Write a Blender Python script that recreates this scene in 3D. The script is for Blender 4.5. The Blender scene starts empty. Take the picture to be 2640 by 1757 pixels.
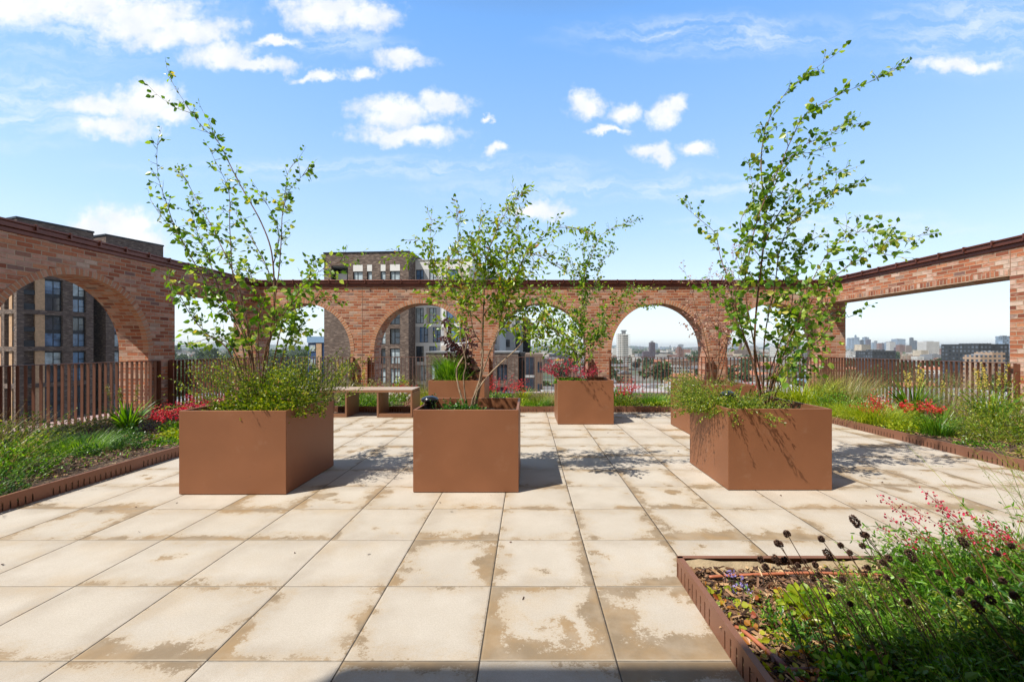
import bpy, math, random
import numpy as np
from mathutils import Vector

# ---------------------------------------------------------------- camera, light, sky
sc = bpy.context.scene
F, CX, HY, EYE = 1124.0, 1361.5, 895.0, 1.376      # focal length, vanishing point and eye height measured from the paving grid
cam_d = bpy.data.cameras.new("camera")
cam = bpy.data.objects.new("camera", cam_d)
sc.collection.objects.link(cam)
cam.location = (0, 0, EYE)
cam.rotation_euler = (math.radians(90), 0, 0)
cam_d.sensor_width = 36
cam_d.lens = 36 * F / 2640
cam_d.shift_x = -(CX - 1320) / 2640
cam_d.shift_y = (HY - 878.5) / 2640
cam_d.clip_start = 0.05
cam_d.clip_end = 30000
sc.camera = cam

SUN = Vector((-0.44, -0.27, 0.78)).normalized()
sun_d = bpy.data.lights.new("sun", 'SUN')
sun_d.energy = 5.0
sun_d.angle = math.radians(0.55)
sun_d.color = (1.0, 0.94, 0.84)
sun = bpy.data.objects.new("sun", sun_d)
sun.rotation_euler = (-SUN).to_track_quat('-Z', 'Y').to_euler()
sc.collection.objects.link(sun)

sc.view_settings.view_transform = 'Standard'
sc.view_settings.look = 'None'
sc.view_settings.exposure = 0.36
sc.view_settings.gamma = 1
sc.cycles.max_bounces = 6
sc.cycles.diffuse_bounces = 3
sc.cycles.glossy_bounces = 3
sc.cycles.transmission_bounces = 3
sc.cycles.transparent_max_bounces = 6
sc.cycles.volume_bounces = 0
sc.cycles.use_denoising = True
sc.cycles.sample_clamp_indirect = 6

class NT:
    def __init__(s, tree):
        s.t = tree; s.n = tree.nodes; s.l = tree.links
    def node(s, typ, **kw):
        n = s.n.new(typ)
        ins = kw.pop('ins', {})
        for k, v in kw.items(): setattr(n, k, v)
        for k, v in ins.items(): s.set(n.inputs[k], v)
        return n
    def set(s, sock, v):
        if isinstance(v, bpy.types.NodeSocket): s.l.new(v, sock)
        else:
            if isinstance(v, tuple) and len(v) == 3 and sock.type == 'RGBA': v = v + (1,)
            sock.default_value = v
    def math(s, op, a, b=None, c=None, clamp=False):
        n = s.node('ShaderNodeMath', operation=op, use_clamp=clamp)
        s.set(n.inputs[0], a)
        if b is not None: s.set(n.inputs[1], b)
        if c is not None: s.set(n.inputs[2], c)
        return n.outputs[0]
    def vmath(s, op, a, b=None):
        n = s.node('ShaderNodeVectorMath', operation=op)
        s.set(n.inputs[0], a)
        if b is not None: s.set(n.inputs[1], b)
        return n.outputs['Value'] if op in ('LENGTH', 'DOT_PRODUCT', 'DISTANCE') else n.outputs['Vector']
    def mix(s, f, a, b, blend='MIX'):
        n = s.node('ShaderNodeMix', data_type='RGBA', blend_type=blend)
        n.clamp_factor = True
        s.set(n.inputs[0], f); s.set(n.inputs[6], a); s.set(n.inputs[7], b)
        return n.outputs[2]
    def ramp(s, f, stops, interp='LINEAR'):
        n = s.node('ShaderNodeValToRGB'); s.set(n.inputs[0], f)
        cr = n.color_ramp; cr.interpolation = interp
        while len(cr.elements) < len(stops): cr.elements.new(0.5)
        for e, (p, c) in zip(cr.elements, stops):
            e.position = p; e.color = (c if isinstance(c, tuple) else (c, c, c)) + (1,)
        return n.outputs[0]
    def noise(s, vec, scale, detail=3, rough=0.5, out='Fac', dist=0.0):
        n = s.node('ShaderNodeTexNoise')
        s.set(n.inputs['Vector'], vec); s.set(n.inputs['Scale'], scale)
        n.inputs['Detail'].default_value = detail; n.inputs['Roughness'].default_value = rough
        n.inputs['Distortion'].default_value = dist
        return n.outputs[out]
    def sstep(s, x, a, b):
        n = s.node('ShaderNodeMapRange', interpolation_type='SMOOTHSTEP')
        s.set(n.inputs[0], x); n.inputs[1].default_value = a; n.inputs[2].default_value = b
        n.inputs[3].default_value = 0; n.inputs[4].default_value = 1
        return n.outputs[0]
    def comb(s, x, y, z=0.0):
        n = s.node('ShaderNodeCombineXYZ'); s.set(n.inputs[0], x); s.set(n.inputs[1], y); s.set(n.inputs[2], z)
        return n.outputs[0]
    def sep(s, v):
        n = s.node('ShaderNodeSeparateXYZ'); s.set(n.inputs[0], v); return n.outputs

world = bpy.data.worlds.new("World")
sc.world = world
world.use_nodes = True
w = NT(world.node_tree)
w.n.clear()
SKY_STRENGTH = 0.125
sky = w.node('ShaderNodeTexSky', sky_type='NISHITA', sun_disc=False, sun_elevation=math.asin(SUN.z),
             sun_rotation=math.atan2(SUN.x, SUN.y), altitude=100, air_density=1.0, dust_density=0.6, ozone_density=2.5)
tc = w.node('ShaderNodeTexCoord')
dx, dy, dz = w.sep(tc.outputs['Generated'])
ysafe = w.math('MAXIMUM', dy, 0.02)
pa = w.math('DIVIDE', dx, ysafe)
pb = w.math('DIVIDE', dz, ysafe)
pv = w.comb(pa, pb, 0.0)
# cumulus: one row per puff: bearing, height above the horizon and half sizes, in the photo's 2356 px wide units
PUFFS = [(100,10,270,42),(330,45,110,42),(430,72,105,26),(365,88,62,22),(505,128,72,28),(590,150,80,14),(745,22,90,42),(835,42,70,34),
 (925,141,52,18),(835,170,32,11),(725,175,45,9),(235,238,82,22),(335,232,74,34),(385,262,42,20),(265,290,80,24),
 (905,262,78,28),(1015,236,60,20),(935,308,108,19),(1348,245,34,22),(1438,257,38,23),(1533,264,36,24),(1555,245,24,18),
 (1402,300,40,7),(1480,338,30,14),(1518,348,28,18),(1607,346,38,14),(1140,343,20,11),(2205,150,82,17),
 (215,535,62,34),(275,520,66,44),(325,556,50,34),(1240,480,62,20),(1116,274,14,6),(640,100,40,10)]
wv = w.noise(pv, 9.0, 6, 0.62, 'Color')
wv = w.vmath('SUBTRACT', wv, (0.5, 0.5, 0.5))
wv2 = w.node('ShaderNodeVectorMath', operation='SCALE'); w.set(wv2.inputs[0], wv); wv2.inputs['Scale'].default_value = 0.095
pw = w.vmath('ADD', pv, wv2.outputs[0])
def field(puffs, vec):
    acc = None
    for (x, y, rx, ry) in puffs:
        q = w.vmath('SUBTRACT', vec, ((x - 1215) / 1003, (799 - y) / 1003, 0))
        q = w.vmath('MULTIPLY', q, (1003 / rx, 1003 / ry, 0))
        d = w.vmath('LENGTH', q)
        acc = d if acc is None else w.math('MINIMUM', acc, d)
    return acc
fld = field(PUFFS, pw)
det = w.noise(pv, 30, 6, 0.6)
det2 = w.noise(pv, 75, 5, 0.6)
dens = w.math('ADD', w.math('SUBTRACT', 1.42, fld), w.math('ADD', w.math('MULTIPLY', w.math('SUBTRACT', det, 0.5), 1.9), w.math('MULTIPLY', w.math('SUBTRACT', det2, 0.5), 0.45)))
cm = w.math('MULTIPLY', w.sstep(dens, -0.25, 1.05), 0.97)
wisp = w.noise(w.vmath('MULTIPLY', w.vmath('ADD', pv, w.vmath('MULTIPLY', wv, (0.2, 0.1, 0))), (2.0, 11.0, 1)), 3.2, 7, 0.62)
CIR = [(1650,85,330,48),(60,240,260,95),(900,385,560,26),(2250,70,240,95),(760,105,170,26),(1500,430,500,30),(1900,520,330,40),(200,60,330,90)]
cf = field(CIR, w.vmath('ADD', pv, w.vmath('MULTIPLY', wv, (0.2, 0.06, 0))))
ci = w.math('MULTIPLY', w.sstep(cf, 1.45, 0.2), w.sstep(wisp, 0.36, 0.72))
ci = w.math('MULTIPLY', ci, 0.62)
front = w.sstep(dy, 0.05, 0.2)
cm = w.math('MULTIPLY', cm, front); ci = w.math('MULTIPLY', ci, front)
# soft grey shading painted into the cloud colour by noise
shade = w.noise(w.vmath('ADD', pv, (0.01, 0.03, 0)), 14, 4, 0.5)
cc = w.mix(w.sstep(shade, 0.35, 0.75), (5.8, 6.05, 6.45), (7.1, 7.1, 7.1))
SKYTINT = w.mix(1.0, sky.outputs[0], (1.95, 2.1, 2.05), 'MULTIPLY')
air = w.ramp(dz, [(0.0, (0.87, 0.92, 0.98)), (0.10, (0.76, 0.86, 0.99)), (0.25, (0.49, 0.71, 0.99)), (0.42, (0.32, 0.57, 0.98)), (0.60, (0.18, 0.44, 0.96)), (0.74, (0.11, 0.15, 0.21)), (1.0, (0.05, 0.06, 0.07))])
air = w.mix(1.0, air, (6.7, 6.7, 6.7), 'MULTIPLY')
front = w.sstep(dy, -0.25, 0.15)
SKYTINT = w.mix(front, w.mix(0.65, sky.outputs[0], (2.2, 1.95, 1.6)), w.mix(0.80, SKYTINT, air))
c1 = w.mix(ci, SKYTINT, (5.9, 6.4, 6.9))
c2 = w.mix(cm, c1, cc)
bg = w.node('ShaderNodeBackground', ins={'Color': c2, 'Strength': SKY_STRENGTH})
wo = w.node('ShaderNodeOutputWorld'); w.l.new(bg.outputs[0], wo.inputs[0])

# ---------------------------------------------------------------- mesh building
COL = sc.collection
rng = np.random.default_rng(11)
R = random.Random(7)

def at(sx, sy, Y):                 # a place seen at (sx, sy) of the photo, Y metres away
    return Vector(((sx - CX) / F * Y, Y, EYE - (sy - HY) * Y / F))

class MB:
    def __init__(s):
        s.v = []; s.nv = 0; s.f = []; s.uv = []; s.r = []; s.mi = []
    def add(s, verts, faces, uvs=None, rnd=0.5, mi=0):
        b = s.nv
        s.v.append(np.asarray(verts, dtype=float).reshape(-1, 3)); s.nv += len(verts)
        for i, f in enumerate(faces):
            s.f.append(tuple(b + k for k in f))
            s.uv.append(uvs[i] if uvs else None)
            s.r.append(rnd if not isinstance(rnd, (list, np.ndarray)) else rnd[i])
            s.mi.append(mi)
    def quad(s, a, b, c, d, uv=None, rnd=0.5, mi=0):
        s.add([a, b, c, d], [(0, 1, 2, 3)], [uv] if uv else None, rnd, mi)
    def box(s, x0, x1, y0, y1, z0, z1, rnd=0.5, mi=0):
        s.obox((0, 0, 0), (1, 0, 0), (0, 1, 0), x0, x1, y0, y1, z0, z1, rnd, mi)
    def obox(s, o, U, N, u0, u1, n0, n1, z0, z1, rnd=0.5, mi=0):
        o = np.array(o, float); U = np.array(U, float); N = np.array(N, float); Z = np.array((0, 0, 1.0))
        P = [o + U * u + N * n + Z * z for u in (u0, u1) for n in (n0, n1) for z in (z0, z1)]
        # index = iu*4 + in*2 + iz
        flip = np.dot(np.cross(U, N), Z) < 0
        fs = [(0, 4, 5, 1), (6, 2, 3, 7), (2, 0, 1, 3), (4, 6, 7, 5), (1, 5, 7, 3), (2, 6, 4, 0)]
        uvs = [((u0, z0), (u1, z0), (u1, z1), (u0, z1)), ((u1, z0), (u0, z0), (u0, z1), (u1, z1)),
               ((n1, z0), (n0, z0), (n0, z1), (n1, z1)), ((n0, z0), (n1, z0), (n1, z1), (n0, z1)),
               ((u0, n0), (u1, n0), (u1, n1), (u0, n1)), ((u0, n1), (u1, n1), (u1, n0), (u0, n0))]
        if flip:
            fs = [f[::-1] for f in fs]; uvs = [u[::-1] for u in uvs]
        s.add(P, fs, uvs, rnd, mi)
    def tube(s, pts, radii, k=5, rnd=0.5, mi=0):
        pts = [np.array(p, float) for p in pts]
        if not hasattr(radii, '__len__'): radii = [radii] * len(pts)
        vs = []
        for i, p in enumerate(pts):
            t = pts[min(i + 1, len(pts) - 1)] - pts[max(i - 1, 0)]
            t = t / (np.linalg.norm(t) + 1e-9)
            a = np.array((0.31, 0.9, 0.1)) if abs(t[2]) > 0.9 else np.array((0, 0, 1.0))
            n = np.cross(t, a); n /= np.linalg.norm(n) + 1e-9
            b = np.cross(t, n)
            for j in range(k):
                an = 2 * math.pi * j / k
                vs.append(p + radii[i] * (n * math.cos(an) + b * math.sin(an)))
        fs = []
        for i in range(len(pts) - 1):
            for j in range(k):
                fs.append((i * k + j, i * k + (j + 1) % k, (i + 1) * k + (j + 1) % k, (i + 1) * k + j))
        fs.append(tuple(range(k - 1, -1, -1))); m = (len(pts) - 1) * k
        fs.append(tuple(range(m, m + k)))
        s.add(vs, fs, None, rnd, mi)
    def lathe(s, cx, cy, prof, k=24, rnd=0.5):
        vs = []; fs = []
        for (r, z) in prof:
            for j in range(k):
                a = 2 * math.pi * j / k; vs.append((cx + r * math.cos(a), cy + r * math.sin(a), z))
        for i in range(len(prof) - 1):
            for j in range(k):
                fs.append((i * k + j, i * k + (j + 1) % k, (i + 1) * k + (j + 1) % k, (i + 1) * k + j))
        fs.append(tuple(range(k - 1, -1, -1))); m = (len(prof) - 1) * k; fs.append(tuple(range(m, m + k)))
        s.add(vs, fs, None, rnd)
    def bulk(s, verts, faces4, rnd, mi=0):       # (n,3) array, (m,4) array, (m,) array
        b = s.nv; s.v.append(verts); s.nv += len(verts)
        s.f.extend(map(tuple, (faces4 + b).tolist())); s.uv.extend([None] * len(faces4))
        s.r.extend(list(rnd)); s.mi.extend([mi] * len(faces4))
    def leaves(s, pos, d, length, width, rnd=None, mi=0, shape=(0.32, 0.7, 1.0, 0.72), fold=0.25, g=rng):
        """two quads per leaf folded along the midrib; shape = (t1, t2, w1, w2)"""
        pos = np.asarray(pos, float); n = len(pos)
        if n == 0: return
        d = np.asarray(d, float); d = d / (np.linalg.norm(d, axis=1, keepdims=True) + 1e-9)
        rv = g.normal(size=(n, 3)); side = np.cross(d, rv); side /= np.linalg.norm(side, axis=1, keepdims=True) + 1e-9
        nor = np.cross(side, d)
        L = (np.ones(n) * length)[:, None]; W = (np.ones(n) * width)[:, None] * 0.5
        t1, t2, w1, w2 = shape
        droop = np.array((0, 0, -0.12)) * L
        V = np.stack([pos,
                      pos + d * L * t1 + side * W * w1 + nor * W * fold,
                      pos + d * L * t2 + side * W * w2 + nor * W * fold * 0.6 + droop * 0.5,
                      pos + d * L + droop,
                      pos + d * L * t2 - side * W * w2 + nor * W * fold * 0.6 + droop * 0.5,
                      pos + d * L * t1 - side * W * w1 + nor * W * fold], axis=1).reshape(-1, 3)
        base = np.arange(n)[:, None] * 6
        Fa = np.concatenate([base + np.array([0, 1, 2, 3]), base + np.array([0, 3, 4, 5])], axis=1).reshape(-1, 4)
        rr = g.random(n) if rnd is None else rnd
        s.bulk(V, Fa, np.repeat(rr, 2), mi)
    def blades(s, pos, az, lean, length, width, droop=0.4, segs=4, rnd=None, mi=0, g=rng, taper=1.0):
        """grass-like blades rising from pos, leaning towards azimuth az"""
        pos = np.asarray(pos, float); n = len(pos)
        if n == 0: return
        az = np.ones(n) * az; lean = np.ones(n) * lean; length = np.ones(n) * length; width = np.ones(n) * width; droop = np.ones(n) * droop
        h = np.stack([np.cos(az), np.sin(az), np.zeros(n)], 1); sd = np.stack([-np.sin(az + 0.6), np.cos(az + 0.6), np.zeros(n)], 1)
        V = []
        p = pos.copy(); ang = lean.copy(); st = (length / segs)[:, None]
        for i in range(segs + 1):
            wd = (width * (1 - (i / segs) ** 1.6 * 0.93 * taper))[:, None] * 0.5
            V.append(p - sd * wd); V.append(p + sd * wd)
            dirn = h * np.sin(ang)[:, None] + np.array((0, 0, 1.0)) * np.cos(ang)[:, None]
            p = p + dirn * st; ang = ang + droop / segs * (1 + i * 0.6)
        V = np.stack(V, 1).reshape(-1, 3); k = 2 * (segs + 1)
        base = np.arange(n)[:, None] * k
        Fa = np.concatenate([base + np.array([2 * i, 2 * i + 1, 2 * i + 3, 2 * i + 2]) for i in range(segs)], axis=1).reshape(-1, 4)
        rr = g.random(n) if rnd is None else np.ones(n) * rnd
        s.bulk(V, Fa, np.repeat(rr, segs), mi)
    def build(s, name, mat, parent=None, smooth=False, bevel=0):
        me = bpy.data.meshes.new(name)
        V = np.concatenate(s.v) if s.v else np.zeros((0, 3))
        me.from_pydata(V.tolist(), [], s.f)
        if any(u is not None for u in s.uv):
            ul = me.uv_layers.new(name="UVMap"); flat = []
            for f, u in zip(s.f, s.uv):
                for i in range(len(f)): flat.extend(u[i] if u is not None else (0.0, 0.0))
            ul.data.foreach_set('uv', flat)
        at_ = me.attributes.new('rnd', 'FLOAT', 'FACE'); at_.data.foreach_set('value', np.array(s.r, dtype=np.float32))
        mats = mat if isinstance(mat, (list, tuple)) else [mat]
        for m in mats: me.materials.append(m)
        if len(mats) > 1: me.polygons.foreach_set('material_index', s.mi)
        if smooth: me.polygons.foreach_set('use_smooth', [True] * len(s.f))
        me.update()
        o = bpy.data.objects.new(name, me); COL.objects.link(o)
        if parent is not None:
            o.parent = parent; pl = parent
            off = Vector((0, 0, 0))
            while pl is not None: off += Vector(pl.location) ; pl = pl.parent
            o.location = -off
        if bevel:
            b = o.modifiers.new('bevel', 'BEVEL'); b.width = bevel; b.segments = 2; b.limit_method = 'ANGLE'
            b.angle_limit = math.radians(50)
        return o

def tag(o, label=None, cat=None, group=None, kind=None):
    if label: o['label'] = label
    if cat: o['category'] = cat
    if group: o['group'] = group
    if kind: o['kind'] = kind
    return o
def thing(name, label, cat, loc=(0, 0, 0), group=None, kind=None):
    o = bpy.data.objects.new(name, None); o.empty_display_size = 0.1; COL.objects.link(o); o.location = loc
    return tag(o, label, cat, group, kind)
def copy_tree(o, parent=None):
    c = o.copy(); COL.objects.link(c)
    if parent is not None: c.parent = parent
    for ch in list(o.children): copy_tree(ch, c)
    return c

# ---------------------------------------------------------------- materials
def newmat(name):
    m = bpy.data.materials.new(name); m.use_nodes = True; t = NT(m.node_tree); t.n.clear()
    out = t.node('ShaderNodeOutputMaterial'); return m, t, out
def principled(t, out, **ins):
    p = t.node('ShaderNodeBsdfPrincipled')
    for k, v in ins.items(): t.set(p.inputs[k.replace('_', ' ')], v)
    t.l.new(p.outputs[0], out.inputs[0]); return p
def bump(t, h, strength=0.3, dist=0.01):
    b = t.node('ShaderNodeBump'); b.inputs['Strength'].default_value = strength; b.inputs['Distance'].default_value = dist
    t.set(b.inputs['Height'], h); return b.outputs[0]

def brick_mat(name, stops, bw=0.225, bh=0.075, mortar=(0.60, 0.44, 0.31), off=0.5, bloom=0.35, jt=0.010):
    m, t, out = newmat(name)
    uv = t.node('ShaderNodeUVMap').outputs[0]
    u, v, _ = t.sep(uv)
    wob = t.noise(uv, 9.0, 2, 0.5, 'Color')
    wx, wy, _ = t.sep(wob)
    u2 = t.math('ADD', u, t.math('MULTIPLY', t.math('SUBTRACT', wx, 0.5), 0.012))
    v2 = t.math('ADD', v, t.math('MULTIPLY', t.math('SUBTRACT', wy, 0.5), 0.010))
    row = t.math('FLOOR', t.math('DIVIDE', v2, bh))
    par = t.math('MODULO', t.math('ABSOLUTE', row), 2.0)
    uu = t.math('ADD', t.math('DIVIDE', u2, bw), t.math('MULTIPLY', par, off))
    jit = t.node('ShaderNodeTexWhiteNoise', noise_dimensions='1D', ins={'W': row}).outputs['Value']
    uu = t.math('ADD', uu, t.math('MULTIPLY', jit, 0.16 if off else 0.0))
    idx = t.math('FLOOR', uu)
    fu = t.math('FRACT', uu); fv = t.math('FRACT', t.math('DIVIDE', v2, bh))
    eu = t.math('MULTIPLY', t.math('MINIMUM', fu, t.math('SUBTRACT', 1.0, fu)), bw)
    ev = t.math('MULTIPLY', t.math('MINIMUM', fv, t.math('SUBTRACT', 1.0, fv)), bh)
    e = t.math('MINIMUM', eu, ev)
    mask = t.sstep(e, jt * 0.40, jt * 0.95)            # 1 on brick
    wn = t.node('ShaderNodeTexWhiteNoise', noise_dimensions='2D', ins={'Vector': t.comb(idx, row)})
    r1, r2, r3 = t.sep(wn.outputs['Color'])
    col = t.ramp(r1, stops)
    nb = t.noise(uv, 26, 4, 0.6)
    col = t.mix(t.math('MULTIPLY', t.sstep(nb, 0.45, 0.8), 0.55), col, (0.24, 0.085, 0.045))
    n2 = t.noise(t.vmath('MULTIPLY', uv, (1, 2.2, 1)), 7, 5, 0.65)
    lowf = t.noise(uv, 0.9, 3, 0.5)
    bl = t.math('MULTIPLY', t.sstep(t.math('ADD', t.math('MULTIPLY', r2, 0.5), t.math('ADD', t.math('MULTIPLY', n2, 0.55), t.math('MULTIPLY', lowf, 0.35))), 0.72, 0.98), bloom)
    col = t.mix(bl, col, (0.72, 0.56, 0.46))
    mc = t.mix(t.noise(uv, 40, 3), mortar, tuple(c * 0.6 for c in mortar))
    col = t.mix(mask, mc, col)
    hgt = t.math('ADD', t.math('MULTIPLY', mask, 1.0), t.math('MULTIPLY', t.noise(uv, 70, 4, 0.7), 0.7))
    hgt = t.math('ADD', hgt, t.math('MULTIPLY', r3, 0.5))
    principled(t, out, Base_Color=col, Roughness=0.85, Normal=bump(t, hgt, 0.8, 0.006))
    m.node_tree.nodes.active = None
    return m
RED = [(0.0, (0.20, 0.060, 0.035)), (0.18, (0.40, 0.125, 0.055)), (0.4, (0.52, 0.19, 0.09)), (0.6, (0.33, 0.095, 0.045)), (0.8, (0.56, 0.25, 0.13)), (0.92, (0.22, 0.12, 0.10)), (1.0, (0.58, 0.40, 0.29))]
M_brick = brick_mat("red_brick", RED, bloom=0.42)
M_brick_r = brick_mat("red_brick_bloomed", RED, bloom=0.75)
M_ring = brick_mat("arch_brick", [(0, (0.50, 0.21, 0.105)), (0.6, (0.56, 0.26, 0.13)), (1, (0.44, 0.17, 0.09))], bw=0.24, bh=0.075, off=0.0, bloom=0.3, jt=0.014)
M_soldier = brick_mat("soldier_brick", RED, bw=0.075, bh=0.24, off=0.0, bloom=0.75, jt=0.012)

def simple(name, col, rough=0.6, metal=0.0, spec=0.5, var=0.12, scale=6.0, bmp=0.0, bscale=60, coat=0.0):
    m, t, out = newmat(name)
    g = t.node('ShaderNodeTexCoord').outputs['Object']
    n = t.noise(g, scale, 5, 0.6)
    c = t.mix(t.sstep(n, 0.3, 0.7), tuple(x * (1 - var) for x in col), tuple(min(1, x * (1 + var)) for x in col))
    kw = dict(Base_Color=c, Roughness=rough, Metallic=metal)
    if bmp: kw['Normal'] = bump(t, t.noise(g, bscale, 4, 0.7), bmp, 0.01)
    p = principled(t, out, **kw); p.inputs['Specular IOR Level'].default_value = spec
    if coat: p.inputs['Coat Weight'].default_value = coat
    return m
def planter_mat(name, col):
    m, t, out = newmat(name)
    g = t.node('ShaderNodeTexCoord').outputs['Object']
    big = t.noise(g, 2.1, 3, 0.5); fine = t.noise(g, 260, 2, 0.6)
    c = t.mix(t.sstep(big, 0.3, 0.75), tuple(x * 0.90 for x in col), tuple(x * 1.06 for x in col))
    c = t.mix(t.sstep(fine, 0.66, 0.8), c, tuple(x * 1.35 for x in col))
    dust = t.sstep(t.noise(g, 5, 6, 0.7), 0.55, 0.8)
    c = t.mix(t.math('MULTIPLY', dust, 0.16), c, (0.55, 0.42, 0.32))
    sp = t.sstep(t.noise(g, 48, 2, 0.5), 0.74, 0.78)
    c = t.mix(t.math('MULTIPLY', sp, 0.5), c, (0.14, 0.07, 0.045))
    rough = t.math('ADD', 0.42, t.math('MULTIPLY', big, 0.16))
    p = principled(t, out, Base_Color=c, Roughness=rough, Metallic=0.25, Normal=bump(t, t.math('ADD', t.math('MULTIPLY', fine, 0.4), t.math('MULTIPLY', t.noise(g, 1.4, 2), 6)), 0.12, 0.004))
    return m
M_planter = planter_mat("copper_powder_coat", (0.290, 0.122, 0.058))
M_edge = planter_mat("edging_metal", (0.25, 0.115, 0.07))
M_bench = planter_mat("bench_metal", (0.32, 0.16, 0.09))
M_bench_top = simple("bench_top", (0.50, 0.40, 0.32), 0.4, 0.2, var=0.06, scale=20)
M_coping = simple("coping_metal", (0.155, 0.050, 0.032), 0.42, 0.35, var=0.15, scale=3)
M_rail = simple("rail_metal", (0.20, 0.09, 0.058), 0.38, 0.4, var=0.1, scale=4)
M_sill = simple("sill_metal", (0.44, 0.29, 0.25), 0.5, 0.15, var=0.1, scale=5)
M_black = simple("black_plastic", (0.012, 0.013, 0.018), 0.22, 0.0, var=0.2, scale=20, coat=0.3)
M_soil = simple("soil", (0.045, 0.028, 0.018), 0.95, var=0.5, scale=40, bmp=0.8, bscale=60)
M_text = simple("geotextile", (0.50, 0.40, 0.26), 0.9, var=0.15, scale=14, bmp=0.5, bscale=40)
M_hose = simple("drip_hose", (0.42, 0.14, 0.07), 0.5, var=0.1, scale=20)

# paving: 600 mm concrete flags, joints, damp tan blotches that hug the flag edges
m, t, out = newmat("concrete_flags"); M_pave = m
P = t.node('ShaderNodeTexCoord').outputs['Object']
px, py, _ = t.sep(P)
u = t.math('DIVIDE', t.math('SUBTRACT', px, -0.2127), 0.6); v = t.math('DIVIDE', t.math('SUBTRACT', py, 1.915), 0.6)
iu = t.math('FLOOR', u); iv = t.math('FLOOR', v); fu = t.math('FRACT', u); fv = t.math('FRACT', v)
wn = t.node('ShaderNodeTexWhiteNoise', noise_dimensions='2D', ins={'Vector': t.comb(iu, iv)})
r1, r2, r3 = t.sep(wn.outputs['Color'])
offv = t.node('ShaderNodeVectorMath', operation='SCALE'); t.set(offv.inputs[0], wn.outputs['Color']); offv.inputs['Scale'].default_value = 37.0
TP = t.vmath('ADD', P, offv.outputs[0])
eu = t.math('MINIMUM', fu, t.math('SUBTRACT', 1.0, fu)); ev = t.math('MINIMUM', fv, t.math('SUBTRACT', 1.0, fv))
# signed distances to the flag's four sides, each side wet or dry by its own
big = t.noise(TP, 2.3, 3, 0.5); mid = t.noise(TP, 9, 6, 0.68); fine = t.noise(P, 75, 6, 0.75); grit = t.noise(P, 330, 3, 0.7)
wav = t.math('ADD', t.math('MULTIPLY', t.math('SUBTRACT', big, 0.5), 0.75), t.math('MULTIPLY', t.math('SUBTRACT', mid, 0.5), 0.60))
prox = t.math('MULTIPLY', t.sstep(py, 2.75, 1.7), t.sstep(px, -1.3, -0.2)); wav = t.math('SUBTRACT', wav, t.math('MULTIPLY', prox, t.math('ADD', 0.02, t.math('MULTIPLY', r1, 0.13))))
near = t.math('ADD', fv, wav); far_ = t.math('ADD', t.math('SUBTRACT', 1.0, fv), t.math('MULTIPLY', wav, 0.8)); lef = t.math('ADD', t.math('MINIMUM', fu, t.math('SUBTRACT', 1.0, fu)), wav)
def wet(d, amt): return t.math('SUBTRACT', amt, d)
a1 = wet(near, t.math('SUBTRACT', t.math('MULTIPLY', r1, 0.36), 0.15)); a2 = wet(far_, t.math('SUBTRACT', t.math('MULTIPLY', r2, 0.34), 0.155)); a3 = wet(lef, t.math('SUBTRACT', t.math('MULTIPLY', r3, 0.36), 0.225))
blob = t.math('SUBTRACT', t.math('ADD', t.math('MULTIPLY', t.math('SUBTRACT', big, 0.5), 2.2), t.math('MULTIPLY', t.math('SUBTRACT', mid, 0.5), 0.8)), t.math('SUBTRACT', 0.62, t.math('MULTIPLY', r3, 0.34)))
st = t.math('MAXIMUM', t.math('MAXIMUM', a1, a2), t.math('MAXIMUM', a3, blob))
st = t.math('ADD', st, t.math('MULTIPLY', t.math('SUBTRACT', fine, 0.5), 0.42))
stain = t.math('MULTIPLY', t.sstep(st, 0.0, 0.055), t.math('ADD', 0.62, t.math('MULTIPLY', t.sstep(t.noise(TP, 6, 4, 0.6), 0.3, 0.6), 0.38)))
halo = t.math('MULTIPLY', t.sstep(st, -0.16, 0.02), 0.28)
base = t.mix(t.sstep(t.noise(TP, 3.5, 4, 0.6), 0.3, 0.75), (0.40, 0.352, 0.292), (0.495, 0.45, 0.388))
base = t.mix(t.math('MULTIPLY', t.sstep(t.noise(TP, 2.0, 4, 0.6), 0.5, 0.75), 0.42), base, (0.47, 0.345, 0.20))
cen = t.sstep(t.math('ADD', t.math('MINIMUM', eu, ev), t.math('MULTIPLY', t.math('SUBTRACT', mid, 0.5), 0.3)), 0.05, 0.3)
base = t.mix(t.math('MULTIPLY', cen, 0.45), base, (0.575, 0.535, 0.47))
base = t.mix(t.math('MULTIPLY', r2, 0.18), base, (0.36, 0.32, 0.265))
base = t.mix(t.math('MULTIPLY', t.sstep(grit, 0.48, 0.66), 0.62), base, (0.27, 0.22, 0.16))
base = t.mix(t.math('MULTIPLY', t.sstep(t.noise(P, 110, 3, 0.7), 0.42, 0.62), 0.22), base, (0.30, 0.25, 0.19))
tan_ = t.mix(t.sstep(t.noise(TP, 5, 4), 0.35, 0.7), (0.205, 0.148, 0.086), (0.29, 0.190, 0.090))
tan_ = t.mix(t.math('MULTIPLY', t.sstep(fine, 0.5, 0.7), 0.3), tan_, (0.28, 0.21, 0.125))
base = t.mix(halo, base, (0.42, 0.31, 0.18))
col = t.mix(t.math('MULTIPLY', stain, 0.9), base, tan_)
jw = t.math('ADD', 0.0028, t.math('MULTIPLY', t.math('SUBTRACT', t.noise(P, 30, 3), 0.5), 0.006))
jU = t.math('LESS_THAN', eu, t.math('ADD', jw, 0.0030)); jV = t.math('LESS_THAN', ev, t.math('ADD', jw, 0.0005))
joint = t.math('MAXIMUM', jU, jV)
pale = t.sstep(ev, 0.022, 0.008)
col = t.mix(t.math('MULTIPLY', pale, t.math('MULTIPLY', r1, 0.5)), col, (0.48, 0.43, 0.35))
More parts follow.
